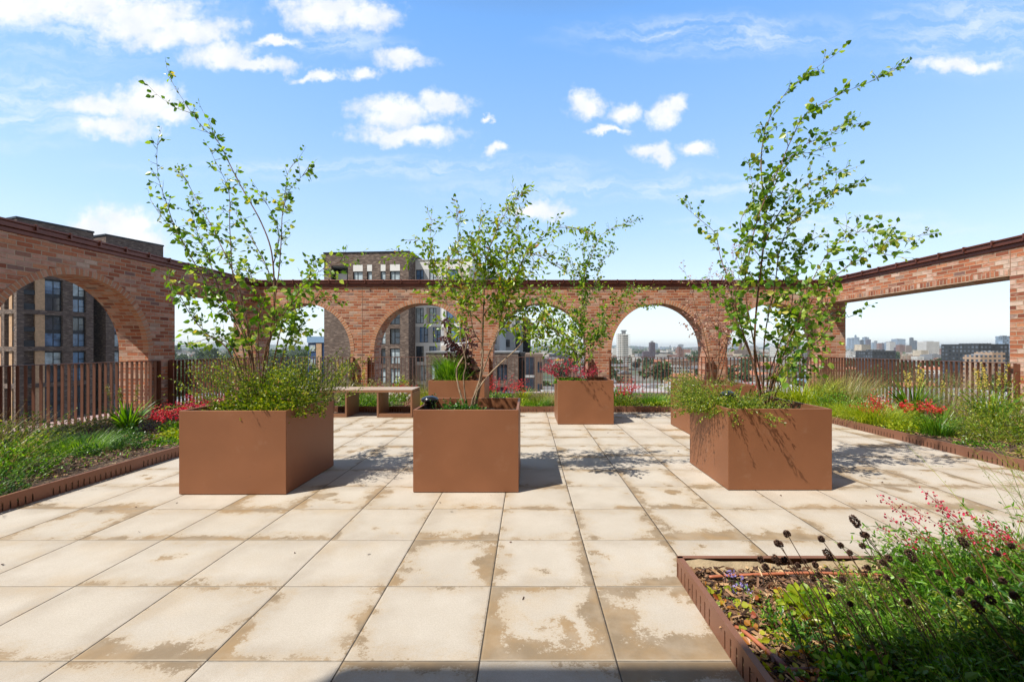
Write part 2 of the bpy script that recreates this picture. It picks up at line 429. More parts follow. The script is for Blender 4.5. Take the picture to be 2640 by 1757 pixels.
col = t.mix(t.math('MAXIMUM', jU, t.math('MULTIPLY', jV, 0.75)), col, (0.05, 0.038, 0.026))
edge = t.math('MULTIPLY', t.sstep(t.math('MINIMUM', eu, ev), 0.022, 0.004), 1.0)
pit = t.sstep(t.noise(P, 150, 2, 0.5), 0.70, 0.76)
col = t.mix(t.math('MULTIPLY', pit, 0.35), col, (0.22, 0.17, 0.12))
hgt = t.math('SUBTRACT', t.math('ADD', t.math('MULTIPLY', fine, 0.5), t.math('MULTIPLY', grit, 0.5)), t.math('ADD', t.math('MULTIPLY', joint, 4.0), t.math('ADD', t.math('MULTIPLY', edge, 1.5), t.math('MULTIPLY', pit, 1.2))))
principled(t, out, Base_Color=col, Roughness=t.mix(stain, (0.85,) * 3, (0.7,) * 3), Normal=bump(t, hgt, 0.6, 0.003))

def leaf_mat(name, stops, trans=0.38, rough=0.36):
    m, t, out = newmat(name)
    a = t.node('ShaderNodeAttribute', attribute_name='rnd').outputs['Fac']
    c = t.ramp(a, stops)
    p = t.node('ShaderNodeBsdfPrincipled', ins={'Base Color': c, 'Roughness': rough})
    p.inputs['Specular IOR Level'].default_value = 0.6
    tr = t.node('ShaderNodeBsdfTranslucent')
    hs = t.node('ShaderNodeHueSaturation', ins={'Color': c, 'Value': 1.5, 'Saturation': 1.1, 'Hue': 0.488})
    t.l.new(hs.outputs[0], tr.inputs[0])
    mx = t.node('ShaderNodeMixShader', ins={0: trans}); t.l.new(p.outputs[0], mx.inputs[1]); t.l.new(tr.outputs[0], mx.inputs[2])
    t.l.new(mx.outputs[0], out.inputs[0]); return m
L = {}
L['birch'] = leaf_mat("birch_leaf", [(0, (0.03, 0.10, 0.007)), (0.35, (0.10, 0.23, 0.018)), (0.7, (0.24, 0.40, 0.04)), (0.95, (0.44, 0.54, 0.11)), (1, (0.56, 0.48, 0.07))], 0.45)
L['amel'] = leaf_mat("serviceberry_leaf", [(0, (0.04, 0.12, 0.007)), (0.35, (0.15, 0.29, 0.016)), (0.75, (0.32, 0.48, 0.035)), (0.96, (0.42, 0.46, 0.06)), (1, (0.45, 0.20, 0.04))])
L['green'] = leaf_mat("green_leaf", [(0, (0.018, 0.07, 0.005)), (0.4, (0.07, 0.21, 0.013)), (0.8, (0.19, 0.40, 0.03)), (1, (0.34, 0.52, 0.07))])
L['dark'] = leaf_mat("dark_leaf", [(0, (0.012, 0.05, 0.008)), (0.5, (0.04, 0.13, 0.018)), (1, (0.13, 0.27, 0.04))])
L['lime'] = leaf_mat("lime_leaf", [(0, (0.10, 0.19, 0.008)), (0.5, (0.30, 0.42, 0.02)), (1, (0.60, 0.64, 0.07))])
L['olive'] = leaf_mat("olive_leaf", [(0, (0.06, 0.085, 0.012)), (0.4, (0.18, 0.22, 0.03)), (0.8, (0.38, 0.36, 0.09)), (1, (0.48, 0.34, 0.15))])
L['shrub'] = leaf_mat("shrub_leaf", [(0, (0.03, 0.08, 0.006)), (0.4, (0.13, 0.23, 0.013)), (0.8, (0.32, 0.40, 0.03)), (0.96, (0.48, 0.50, 0.07)), (1, (0.42, 0.22, 0.06))])
L['dry'] = leaf_mat("dry_stalk", [(0, (0.16, 0.10, 0.05)), (0.5, (0.30, 0.20, 0.10)), (1, (0.46, 0.36, 0.20))], 0.2, 0.7)
L['purple'] = leaf_mat("purple_leaf", [(0, (0.05, 0.018, 0.022)), (0.6, (0.11, 0.04, 0.04)), (1, (0.20, 0.09, 0.07))])
L['pinkdry'] = leaf_mat("faded_pink_leaf", [(0, (0.30, 0.13, 0.10)), (0.5, (0.45, 0.24, 0.18)), (1, (0.55, 0.38, 0.26))])
L['red'] = leaf_mat("red_petal", [(0, (0.45, 0.012, 0.03)), (0.6, (0.68, 0.03, 0.045)), (1, (0.75, 0.10, 0.05))], 0.3, 0.5)
L['pink'] = leaf_mat("crimson_petal", [(0, (0.26, 0.004, 0.03)), (0.6, (0.50, 0.012, 0.055)), (1, (0.66, 0.04, 0.10))], 0.2, 0.5)
L['white'] = leaf_mat("white_petal", [(0, (0.6, 0.56, 0.48)), (1, (0.75, 0.72, 0.66))], 0.2, 0.6)
L['yellow'] = leaf_mat("yellow_petal", [(0, (0.62, 0.50, 0.06)), (1, (0.75, 0.66, 0.18))], 0.25, 0.6)
L['lav'] = leaf_mat("lavender_petal", [(0, (0.22, 0.18, 0.45)), (1, (0.36, 0.30, 0.60))], 0.2, 0.6)
L['brown'] = leaf_mat("seedhead", [(0, (0.03, 0.014, 0.01)), (0.5, (0.075, 0.035, 0.022)), (1, (0.16, 0.08, 0.045))], 0.05, 0.85)
L['autumn'] = leaf_mat("autumn_leaf", [(0, (0.20, 0.28, 0.02)), (0.5, (0.46, 0.46, 0.03)), (0.75, (0.50, 0.24, 0.03)), (1, (0.36, 0.08, 0.04))])
L['chip'] = leaf_mat("bark_chip", [(0, (0.025, 0.013, 0.010)), (0.3, (0.09, 0.045, 0.03)), (0.6, (0.24, 0.125, 0.065)), (0.85, (0.44, 0.27, 0.13)), (1, (0.60, 0.44, 0.26))], 0.0, 0.8)
M_bark = simple("birch_bark", (0.20, 0.105, 0.06), 0.7, var=0.4, scale=30, bmp=0.4)
M_bark_pale = simple("pale_bark", (0.34, 0.25, 0.17), 0.7, var=0.35, scale=25, bmp=0.4)
M_stem = simple("green_stem", (0.16, 0.20, 0.05), 0.6, var=0.3, scale=25)
M_stem_br = simple("brown_stem", (0.10, 0.055, 0.03), 0.7, var=0.3, scale=25)
# ---------------------------------------------------------------- terrace: floor, walls, railings
XL, XR, YB, TH, ZT = -7.78, 8.43, 12.40, 0.60, 3.10
AR, ZS = 1.35, 1.28
mb = MB(); mb.box(XL - TH, XR + TH, -0.42, YB + TH, -0.30, 0.0)
tag(mb.build("terrace_floor", M_pave), kind='structure')

def strip_wall(mb, o, U, N, segs, ztop, th):
    """wall with its room face on the line o + U*u, thickness th along N (away from the room); segs = (u0, u1, zb0, zb1)"""
    o = np.array(o, float); U = np.array(U, float); N = np.array(N, float)
    def P(u, n, z): return o + U * u + N * n + np.array((0, 0, z))
    arc = 0.0
    for i, (u0, u1, b0, b1) in enumerate(segs):
        mb.quad(P(u0, 0, b0), P(u1, 0, b1), P(u1, 0, ztop), P(u0, 0, ztop), ((u0, b0), (u1, b1), (u1, ztop), (u0, ztop)))
        mb.quad(P(u1, th, b1), P(u0, th, b0), P(u0, th, ztop), P(u1, th, ztop), ((u1, b1), (u0, b0), (u0, ztop), (u1, ztop)))
        L_ = math.hypot(u1 - u0, b1 - b0)
        mb.quad(P(u0, th, b0), P(u1, th, b1), P(u1, 0, b1), P(u0, 0, b0), ((th, arc), (th, arc + L_), (0, arc + L_), (0, arc)))
        mb.quad(P(u0, 0, ztop), P(u1, 0, ztop), P(u1, th, ztop), P(u0, th, ztop), ((u0, 0), (u1, 0), (u1, th), (u0, th)))
        arc += L_
        nb = segs[i + 1][2] if i + 1 < len(segs) else ztop
        if abs(nb - b1) > 1e-4:
            lo, hi = min(nb, b1), max(nb, b1)
            mb.quad(P(u1, 0, lo), P(u1, th, lo), P(u1, th, hi), P(u1, 0, hi), ((0, lo), (th, lo), (th, hi), (0, hi)))
    u0, b0 = segs[0][0], segs[0][2]
    mb.quad(P(u0, th, b0), P(u0, 0, b0), P(u0, 0, ztop), P(u0, th, ztop), ((th, b0), (0, b0), (0, ztop), (th, ztop)))
def arch_segs(ua, ub, n=28):
    c = (ua + ub) / 2; r = (ub - ua) / 2; s = []
    for i in range(n):
        t0 = math.pi * (1 - i / n); t1 = math.pi * (1 - (i + 1) / n)
        s.append((c + r * math.cos(t0), c + r * math.cos(t1), ZS + AR * math.sin(t0), ZS + AR * math.sin(t1)))
    return s
def arch_ring(name, parent, o, U, N, ua, ub, mat=None, n=40, proud=0.007):
    o = np.array(o, float); U = np.array(U, float); N = np.array(N, float)
    c = (ua + ub) / 2; r = (ub - ua) / 2 - 0.003; w_ = 0.112; mb = MB()
    def P(rad, a, n_): return o + U * (c + rad * math.cos(a)) + N * n_ + np.array((0, 0, ZS + (rad + AR - (ub - ua) / 2) * math.sin(a)))
    for i in range(n):
        a0 = math.pi * (1 - i / n); a1 = math.pi * (1 - (i + 1) / n); l0 = (math.pi - a0) * 1.4; l1 = (math.pi - a1) * 1.4
        jit = 0.0
        A, B, Cc, D = P(r, a0, -proud), P(r, a1, -proud), P(r + w_, a1, -proud), P(r + w_, a0, -proud)
        mb.quad(A, B, Cc, D, ((0.012, l0), (0.012, l1), (0.228, l1), (0.228, l0)))
        mb.quad(D, Cc, P(r + w_, a1, 0.002), P(r + w_, a0, 0.002), ((0.1, l0), (0.1, l1), (0.107, l1), (0.107, l0)))
        mb.quad(P(r, a0, 0.1), P(r, a1, 0.1), B, A, ((0.2, l0), (0.2, l1), (0.1, l1), (0.1, l0)))
    for a in (math.pi, 0):
        mb.quad(P(r, a, -proud), P(r + w_, a, -proud), P(r + w_, a, 0.002), P(r, a, 0.002), ((0, 0), (.2, 0), (.2, .01), (0, .01)))
    return mb.build(name, mat or M_ring, parent)
def coping(parent, o, U, N, u0, u1, th):
    mb = MB()
    mb.obox(o, U, N, u0, u1, -0.018, th + 0.018, ZT + 0.002, ZT + 0.072)
    mb.obox(o, U, N, u0, u1, -0.055, th + 0.05, ZT + 0.072, ZT + 0.150)
    mb.obox(o, U, N, u0, u1, -0.075, th + 0.06, ZT + 0.150, ZT + 0.185)
    c = mb.build("coping", M_coping, parent, bevel=0.008)
    k = u0 + 0.25
    while k < u1:
        s = MB(); s.obox(o, U, N, k - 0.012, k + 0.012, -0.086, th + 0.066, ZT + 0.105, ZT + 0.197)
        s.build("coping_clip", M_coping, c); k += 0.51
def sills(parent, o, U, N, spans, th):
    for a, b in spans:
        mb = MB(); mb.obox(o, U, N, a + 0.004, b - 0.004, 0.03, th + 0.03, 0.002, 0.060); mb.build("sill", M_sill, parent, bevel=0.004)

# back arcade: u = x
O, U_, N_ = (0, YB, 0), (1, 0, 0), (0, 1, 0)
ARCH = [(-7.75, -5.05), (-4.38, -1.68), (-1.00, 1.70), (2.37, 5.07), (5.65, 8.35)]
bw = thing("brick_arcade_wall", "long red brick wall with five round arches across the far end of the terrace", "wall", (0.3, YB, 0))
segs = [(XL - TH, ARCH[0][0], 0.001, 0.001)]
for i, (a, b) in enumerate(ARCH):
    segs += arch_segs(a, b)
    segs.append((b, ARCH[i + 1][0] if i < 4 else XR + TH, 0.001, 0.001))
mb = MB(); strip_wall(mb, O, U_, N_, segs, ZT, TH); mb.build("brickwork", M_brick, bw)
for a, b in ARCH: arch_ring("arch_ring", bw, O, U_, N_, a, b)
coping(bw, O, U_, N_, XL - TH - 0.05, XR + TH + 0.05, TH)
sills(bw, O, U_, N_, ARCH, TH)
M_joint = simple("movement_joint", (0.30, 0.17, 0.11), 0.8)
for x in (-4.715, -1.34, 2.035, 5.36):
    mb = MB(); mb.box(x - 0.006, x + 0.006, YB - 0.003, YB + 0.002, 0.01, 3.09); mb.build("movement_joint", M_joint, bw)

# side walls: u = y
lw = thing("brick_side_wall", "shaded red brick wall on the left with a big round arch and a square opening", "wall", (XL, 7, 0))
O2, U2, N2 = (XL, 0, 0), (0, 1, 0), (-1, 0, 0)
segs = [(2.0, 2.9, 0.001, 0.001)] + arch_segs(2.9, 5.6) + [(5.6, 6.23, 0.001, 0.001)] + arch_segs(6.23, 8.93) + [(8.93, 9.60, 0.001, 0.001), (9.60, YB - 0.002, 2.63, 2.63)]
mb = MB(); strip_wall(mb, O2, U2, N2, segs, ZT, TH); mb.build("brickwork", M_brick, lw)
for a, b in ((2.9, 5.6), (6.23, 8.93)): arch_ring("arch_ring", lw, O2, U2, N2, a, b)
coping(lw, O2, U2, N2, 2.0, YB - 0.08, TH); sills(lw, O2, U2, N2, [(2.9, 5.6), (6.23, 8.93), (9.60, YB)], TH)
mb = MB(); mb.obox(O2, U2, N2, 9.604, YB - 0.004, -0.004, 0.1, 2.632 - 0.004, 2.632 + 0.112); mb.build("soldier_course", M_soldier, lw)

rw = thing("brick_side_wall", "sunlit red brick wall on the right with whitish bloom and a wide square opening", "wall", (XR, 7, 0))
O3, U3, N3 = (XR, 0, 0), (0, 1, 0), (1, 0, 0)
segs = [(2.0, 7.63, 0.001, 0.001), (7.63, YB - 0.002, 2.63, 2.63)]
mb = MB(); strip_wall(mb, O3, U3, N3, segs, ZT, TH); mb.build("brickwork", M_brick_r, rw)
coping(rw, O3, U3, N3, 2.0, YB - 0.08, TH); sills(rw, O3, U3, N3, [(7.63, YB)], TH)
mb = MB(); mb.obox(O3, U3, N3, 7.634, YB - 0.004, -0.004, 0.1, 2.632 - 0.004, 2.632 + 0.112); mb.build("soldier_course", M_soldier, rw)
mb = MB(); mb.box(XR - 0.003, XR + 0.002, 7.615, 7.627, 2.64, 3.09); mb.build("movement_joint", M_joint, rw)

# the block the terrace crowns, and the one behind the photographer
mb = MB(); mb.box(XL - TH + 0.01, XR + TH - 0.01, -0.4, YB + TH - 0.01, -30, -0.302)
tag(mb.build("brick_building", simple("lower_brick", (0.36, 0.15, 0.09), 0.9)), "red brick building whose roof carries the terrace", "building")
mb = MB(); mb.box(-4.48, 12, -9, -0.42, 0.002, 6.49); mb.box(-4.50, 12.02, -9.02, -0.40, 6.49, 6.62)
tag(mb.build("brick_building", M_brick), "brick building behind the terrace that throws the shade along the near paving", "building")

# railings: flat bars on edge under a flat top rail, plate posts at the ends
def railing(label, o, U, N, u0, u1, post0=True, post1=True, zb=0.05):
    p0 = np.array(o, float) + np.array(U, float) * (u0 + u1) / 2
    r_ = thing("railing", label, "railing", tuple(p0), group="bronze railings in the wall openings")
    mb = MB(); mb.obox(o, U, N, u0, u1, -0.026, 0.026, 1.095, 1.107); mb.build("top_rail", M_rail, r_, bevel=0.002)
    mb = MB(); mb.obox(o, U, N, u0, u1, -0.020, 0.020, zb, zb + 0.012); mb.build("bottom_rail", M_rail, r_)
    n = max(1, round((u1 - u0) / 0.104)); st = (u1 - u0) / n
    for i in range(0 if not post0 else 1, n if post1 else n + 1):
        uu = u0 + i * st; mb = MB(); mb.obox(o, U, N, uu - 0.005, uu + 0.005, -0.024, 0.024, zb + 0.012, 1.095); mb.build("baluster", M_rail, r_)
    for f, uu in ((post0, u0), (post1, u1)):
        if f: mb = MB(); mb.obox(o, U, N, uu - 0.006, uu + 0.006, -0.034, 0.076, 0.003, 1.094); mb.build("post", M_rail, r_)
    return r_
OB = (0, 12.322, 0)
railing("bronze railing in the leftmost arch of the far wall", OB, U_, N_, -7.60, -5.06 + 0.12, False)
railing("bronze railing in the far wall's second arch behind the bench", OB, U_, N_, -4.53, -1.57)
railing("bronze railing in the far wall's middle arch", OB, U_, N_, -1.10, 1.80)
railing("bronze railing in the far wall's fourth arch, with the clear city view", OB, U_, N_, 2.30, 5.22)
railing("bronze railing in the far wall's rightmost arch behind the tall birch", OB, U_, N_, 5.62, 8.30, True, False)
railing("bronze railing inside the big left arch, partly in shade", (-7.702, 0, 0), U2, N2, 6.05, 9.11)
railing("bronze railing inside the square opening of the left wall", (-7.702, 0, 0), U2, N2, 9.42, 12.32, True, False)
railing("long bronze railing across the wide opening of the right wall", (8.352, 0, 0), U3, N3, 7.47, 12.32, True, False)

# ---------------------------------------------------------------- beds: mulch, slotted steel edging
def mulch_mat():
    m, t, out = newmat("bark_mulch")
    P = t.node('ShaderNodeTexCoord').outputs['Object']
    n = t.node('ShaderNodeTexVoronoi', ins={'Vector': t.vmath('ADD', P, t.vmath('MULTIPLY', t.noise(P, 20, 2, 0.5, 'Color'), (0.08, 0.08, 0))), 'Scale': 34.0})
    c = t.ramp(t.sep(n.outputs['Color'])[0], [(0, (0.03, 0.016, 0.01)), (0.45, (0.09, 0.05, 0.03)), (0.8, (0.20, 0.12, 0.07)), (1, (0.40, 0.28, 0.17))])
    c = t.mix(t.sstep(t.noise(P, 60, 4), 0.4, 0.7), c, (0.03, 0.018, 0.012))
    h = t.math('ADD', n.outputs['Distance'], t.noise(P, 90, 4, 0.7))
    principled(t, out, Base_Color=c, Roughness=0.9, Normal=bump(t, h, 1.0, 0.02)); return m
M_mulch = mulch_mat()
def bed_sheet(name, x0, x1, y0, y1, z=0.075, step=0.16, holes=()):
    nx = max(2, int((x1 - x0) / step)); ny = max(2, int((y1 - y0) / step)); mb = MB()
    V = []; rr = random.Random(5)
    for j in range(ny + 1):
        for i in range(nx + 1):
            e = 0 if (i in (0, nx) or j in (0, ny)) else 1
            V.append((x0 + (x1 - x0) * i / nx, y0 + (y1 - y0) * j / ny, z + e * (rr.random() - 0.45) * 0.035))
    Fs = [(j * (nx + 1) + i, j * (nx + 1) + i + 1, (j + 1) * (nx + 1) + i + 1, (j + 1) * (nx + 1) + i) for j in range(ny) for i in range(nx)]
    mb.add(V, Fs); return tag(mb.build(name, M_mulch, smooth=True), kind='structure')
EX0, EX1, EY = -4.41, 5.50, 9.25
bed_sheet("ground_bed_mulch", XL + 0.01, EX0 - 0.012, 1.2, YB - 0.01)
bed_sheet("ground_bed_mulch", EX0 - 0.010, EX1 + 0.010, EY + 0.012, YB - 0.01)
bed_sheet("ground_bed_mulch", EX1 + 0.012, XR - 0.01, 2.8, YB - 0.01)
bed_sheet("ground_bed_mulch", 0.906, 5.2, 0.25, 2.604, 0.060)

def edging(label, p, q, H=0.122, N=None, gap=0.056, solid=(), flip=1, slot0=0.006, slot1=0.074, group="slotted metal bed edgings"):
    """upright strip from p to q with a row of slots cut through it; the liner shows behind"""
    p = np.array(p, float); q = np.array(q, float); Ln = np.linalg.norm(q - p); U = (q - p) / Ln; Nn = np.array((-U[1], U[0], 0)) * flip
    e = thing("bed_edging", label, "edging", tuple((p + q) / 2), group)
    mb = MB(); th = 0.004; sw = 0.012
    mb.obox(p, U, Nn, 0, Ln, 0, th, slot1, H)
    mb.obox(p, U, Nn, 0, Ln, 0.0, 0.030, H + 0.0005, H + 0.004)
    mb.obox(p, U, Nn, 0, Ln, 0, th, 0.001, slot0)
    u = 0.0; k = 0
    while u < Ln:
        nxt = min(Ln, u + gap)
        if 14 <= k % 17 <= 15: pass
        b = nxt if (k % 17 in (14, 15)) else min(Ln, nxt - sw)
        mb.obox(p, U, Nn, u, b, 0, th, slot0, slot1); u = nxt; k += 1
    mb.build("slotted_strip", M_edge, e)
    n = max(8, int(Ln / 0.12)); mb = MB(); rr = random.Random(3)
    for i in range(n):                               # felt liner with a rumpled top
        a, b = Ln * i / n, Ln * (i + 1) / n
        def Q(u_, z_): o_ = 0.030 + 0.016 * math.sin(u_ * 5.1) * math.sin(u_ * 2.3 + 1); return p + U * u_ + Nn * (o_ + (0.10 - z_) * 0.35) + np.array((0, 0, z_))
        za, zb_ = 0.104 + 0.014 * math.sin(a * 7) + 0.008 * math.sin(a * 17), 0.104 + 0.014 * math.sin(b * 7) + 0.008 * math.sin(b * 17)
        mb.quad(Q(a, 0.003), Q(b, 0.003), Q(b, zb_), Q(a, za))
    mb.build("felt_liner", M_text, e); return e
edging("slotted bronze edging along the left bed", (EX0, 1.2, 0), (EX0, EY, 0), flip=1)
edging("slotted bronze edging along the far bed under the arches", (EX0, EY, 0), (EX1, EY, 0), flip=1)
edging("slotted bronze edging along the right bed", (EX1, EY, 0), (EX1, 2.8, 0), flip=1)
edging("slotted bronze edging down the left side of the nearest bed", (0.893, 0.25, 0), (0.893, 2.612, 0), flip=-1, slot0=0.004, slot1=0.090)
edging("slotted bronze edging along the far side of the nearest bed, rumpled felt behind it", (0.893, 2.62, 0), (5.2, 2.62, 0), flip=-1)

# ---------------------------------------------------------------- planters
def planter(label, x0, y0, w_=1.0, d_=1.0, h_=0.785, soil=0.70):
    x1, y1 = x0 + w_, y0 + d_
    t_ = thing("square_planter", label, "planter", ((x0 + x1) / 2, (y0 + y1) / 2, 0), "copper brown square planters")
    mb = MB(); e = 0.024
    o = [(x0, y0), (x1, y0), (x1, y1), (x0, y1)]; i_ = [(x0 + e, y0 + e), (x1 - e, y0 + e), (x1 - e, y1 - e), (x0 + e, y1 - e)]
    V = [(x, y, 0.006) for x, y in o] + [(x, y, h_) for x, y in o] + [(x, y, h_) for x, y in i_] + [(x, y, h_ - 0.30) for x, y in i_]
    Fs = []
    for k in range(4):
        n = (k + 1) % 4
        Fs += [(k, n, 4 + n, 4 + k), (4 + k, 4 + n, 8 + n, 8 + k), (8 + k, 8 + n, 12 + n, 12 + k)]
    Fs.append((12, 13, 14, 15)); Fs.append((3, 2, 1, 0))
    mb.add(V, Fs); mb.build("box_body", M_planter, t_, bevel=0.003)
    s = MB(); n = 9; V = []; rr = random.Random(int(x0 * 100))
    for j in range(n):
        for i in range(n):
            V.append((x0 + e + (w_ - 2 * e) * i / (n - 1), y0 + e + (d_ - 2 * e) * j / (n - 1), soil + (rr.random() - .5) * 0.03))
    s.add(V, [(j * n + i, j * n + i + 1, (j + 1) * n + i + 1, (j + 1) * n + i) for j in range(n - 1) for i in range(n - 1)])
    s.build("soil", M_soil, t_, smooth=True)
    f = MB()
    for a, b in ((x0 + .25, y0 + .06), (x1 - .18, y0 + .06), (x0 + .06, y1 - .2), (x1 - .1, y1 - .2)): f.box(a - .02, a + .02, b - .058, b + .02, 0.0, 0.008)
    f.build("foot", M_black, t_)
    return t_
planter("copper brown planter at the left, holding a birch over a dense leafy mound", -3.26, 4.07)
planter("copper brown planter in the middle, half empty with a bare-stemmed shrub tree", -1.09, 4.13, soil=0.66)
planter("copper brown planter behind the middle one, with tall grass and a purple shrub", -1.78, 7.78)
planter("copper brown planter right of centre with crimson flowers and a slim birch", 0.53, 7.78)
planter("copper brown planter half hidden behind the right front planter, with a faded pinkish shrub", 2.55, 6.80)
planter("copper brown planter at the right front, holding the tallest birch", 1.926, 4.196, soil=0.67)

def cap(label, x, y, zb, s=1.0):
    mb = MB(); k = s
    mb.lathe(x, y, [(0.058 * k, zb), (0.058 * k, zb + 0.115 * k), (0.060 * k, zb + 0.125 * k), (0.082 * k, zb + 0.132 * k), (0.089 * k, zb + 0.150 * k),
                    (0.087 * k, zb + 0.162 * k), (0.070 * k, zb + 0.178 * k), (0.035 * k, zb + 0.190 * k), (0.002, zb + 0.193 * k)], 32)
    c = tag(mb.build("irrigation_cap", M_black, smooth=True), label, "cap", "black mushroom caps standing in planters"); return c
cap("shiny black mushroom-shaped cap in the front corner of the middle planter", -1.005, 4.46, 0.69)
cap("black mushroom-shaped cap among the grass behind, beside the purple shrub", -1.42, 8.1, 0.70)
cap("black mushroom-shaped cap peeping through the herbs of the right front planter", 2.27, 4.95, 0.69)

# bench: slab seat on four upright panels, low boards between two pairs
be = thing("metal_bench", "long bronze metal bench with open box frame in front of the far bed", "bench", (-3.2, 8.85, 0))
bx0, bx1, by0, by1, bz = -4.12, -2.278, 8.57, 9.20, 0.545
mb = MB(); mb.box(bx0, bx1, by0, by1, bz - 0.006, bz); mb.build("seat", M_bench_top, be, bevel=0.002)
mb = MB(); mb.box(bx0, bx1, by0 - 0.003, by0 + 0.02, bz - 0.055, bz - 0.008); mb.box(bx0 + .01, bx1 - .01, by0 + 0.02, by1, bz - 0.05, bz - 0.008); mb.build("seat_frame", M_bench, be, bevel=0.002)
for x in (bx0, -3.60, -2.975, bx1 - 0.035):
    mb = MB(); mb.box(x, x + 0.035, by0, by1, 0.003, bz - 0.057); mb.build("panel_leg", M_bench, be, bevel=0.003)
for a, b in ((bx0 + 0.037, -3.602), (-2.938, bx1 - 0.037)):
    mb = MB(); mb.box(a, b, by0 + 0.004, by0 + 0.030, 0.004, 0.075); mb.build("low_board", M_bench, be)
for x in (-3.60 + .0175, -2.975 + .0175, bx1 - .0175):
    mb = MB()
    for z in (0.04, bz - 0.10): mb.box(x - .005, x + .005, by0 - .004, by0 + .001, z - .005, z + .005)
    mb.build("bolt", M_sill, be)
# ---------------------------------------------------------------- ground and city far below
GZ = -30.0
def ground_mat():
    m, t, out = newmat("city_ground")
    P = t.node('ShaderNodeTexCoord').outputs['Object']
    n = t.noise(P, 0.012, 5, 0.6); n2 = t.noise(P, 0.05, 4, 0.6)
    c = t.mix(t.sstep(n, 0.42, 0.56), (0.045, 0.075, 0.022), (0.16, 0.15, 0.13))
    c = t.mix(t.sstep(n2, 0.5, 0.62), c, (0.06, 0.06, 0.06))
    principled(t, out, Base_Color=c, Roughness=0.95); return m
mb = MB(); n = 40; ext = 9000
V = [(-ext + 2 * ext * i / n, -600 + (ext + 600) * j / n, GZ) for j in range(n + 1) for i in range(n + 1)]
mb.add(V, [(j * (n + 1) + i, j * (n + 1) + i + 1, (j + 1) * (n + 1) + i + 1, (j + 1) * (n + 1) + i) for j in range(n) for i in range(n)])
tag(mb.build("ground", ground_mat()), kind='structure')
# low wooded hills on the horizon
def hills():
    mb = MB(); nx, ny = 120, 8; V = []
    for j in range(ny + 1):
        for i in range(nx + 1):
            x = -7000 + 14000 * i / nx; y = 6200 + 2200 * j / ny
            h = math.sin(math.pi * j / ny) * (28 + 20 * math.sin(x * 0.0011 + 1) + 12 * math.sin(x * 0.0031 + j) + 7 * math.sin(x * 0.009)) * (1.5 if x < -800 else 0.95)
            V.append((x, y, GZ + max(0, h) + (14 if 0 < j < ny else -2)))
    mb.add(V, [(j * (nx + 1) + i, j * (nx + 1) + i + 1, (j + 1) * (nx + 1) + i + 1, (j + 1) * (nx + 1) + i) for j in range(ny) for i in range(nx)])
    return mb.build("hills", simple("wooded_hills", (0.04, 0.07, 0.03), 0.95, var=0.5, scale=0.01), smooth=True)
tag(hills(), kind='structure')

def facade_mat(name, colr, glass=(0.05, 0.06, 0.075), cw=3.0, ch=3.0, fw=(0.22, 0.78), fh=(0.25, 0.78), var=0.25):
    m, t, out = newmat(name)
    uv = t.node('ShaderNodeUVMap').outputs[0]; u, v, _ = t.sep(uv)
    fu = t.math('FRACT', t.math('DIVIDE', u, cw)); fv = t.math('FRACT', t.math('DIVIDE', v, ch))
    a = t.math('MULTIPLY', t.math('GREATER_THAN', fu, fw[0]), t.math('LESS_THAN', fu, fw[1]))
    b = t.math('MULTIPLY', t.math('GREATER_THAN', fv, fh[0]), t.math('LESS_THAN', fv, fh[1]))
    nrm = t.node('ShaderNodeNewGeometry').outputs['Normal']; nz = t.sep(nrm)[2]
    side = t.math('LESS_THAN', t.math('ABSOLUTE', nz), 0.5)
    win = t.math('MULTIPLY', t.math('MULTIPLY', a, b), side)
    wn = t.node('ShaderNodeTexWhiteNoise', noise_dimensions='2D', ins={'Vector': t.comb(t.math('FLOOR', t.math('DIVIDE', u, cw)), t.math('FLOOR', t.math('DIVIDE', v, ch)))})
    g = t.mix(wn.outputs['Value'], tuple(x * 0.4 for x in glass), tuple(min(1, x * 2.6) for x in glass))
    rn = t.node('ShaderNodeObjectInfo').outputs['Random']
    wall = t.mix(rn, tuple(x * (1 - var) for x in colr), tuple(min(1, x * (1 + var)) for x in colr))
    wall = t.mix(t.math('MULTIPLY', t.noise(t.node('ShaderNodeTexCoord').outputs['Object'], 0.3, 4), 0.35), wall, tuple(x * 0.6 for x in colr))
    roof = t.mix(rn, (0.16, 0.155, 0.15), (0.36, 0.35, 0.34))
    c = t.mix(side, roof, wall); c = t.mix(win, c, g)
    principled(t, out, Base_Color=c, Roughness=t.mix(win, (0.85,) * 3, (0.15,) * 3)); return m
FM = {'white': facade_mat("render_white", (0.62, 0.61, 0.58)), 'cream': facade_mat("render_cream", (0.55, 0.47, 0.35)),
      'brick': facade_mat("yellow_brick", (0.36, 0.25, 0.17)), 'red': facade_mat("city_red_brick", (0.30, 0.14, 0.09)),
      'grey': facade_mat("city_grey", (0.30, 0.31, 0.33)), 'dark': facade_mat("city_dark", (0.035, 0.04, 0.045)),
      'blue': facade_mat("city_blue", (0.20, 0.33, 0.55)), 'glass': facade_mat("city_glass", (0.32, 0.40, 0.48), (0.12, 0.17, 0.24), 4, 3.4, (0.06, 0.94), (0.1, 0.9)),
      'plum': facade_mat("city_plum", (0.12, 0.085, 0.11))}
M_tile = simple("clay_tiles", (0.34, 0.13, 0.07), 0.85, var=0.3, scale=0.6)
M_slate = simple("slate", (0.14, 0.14, 0.15), 0.7, var=0.3, scale=0.6)
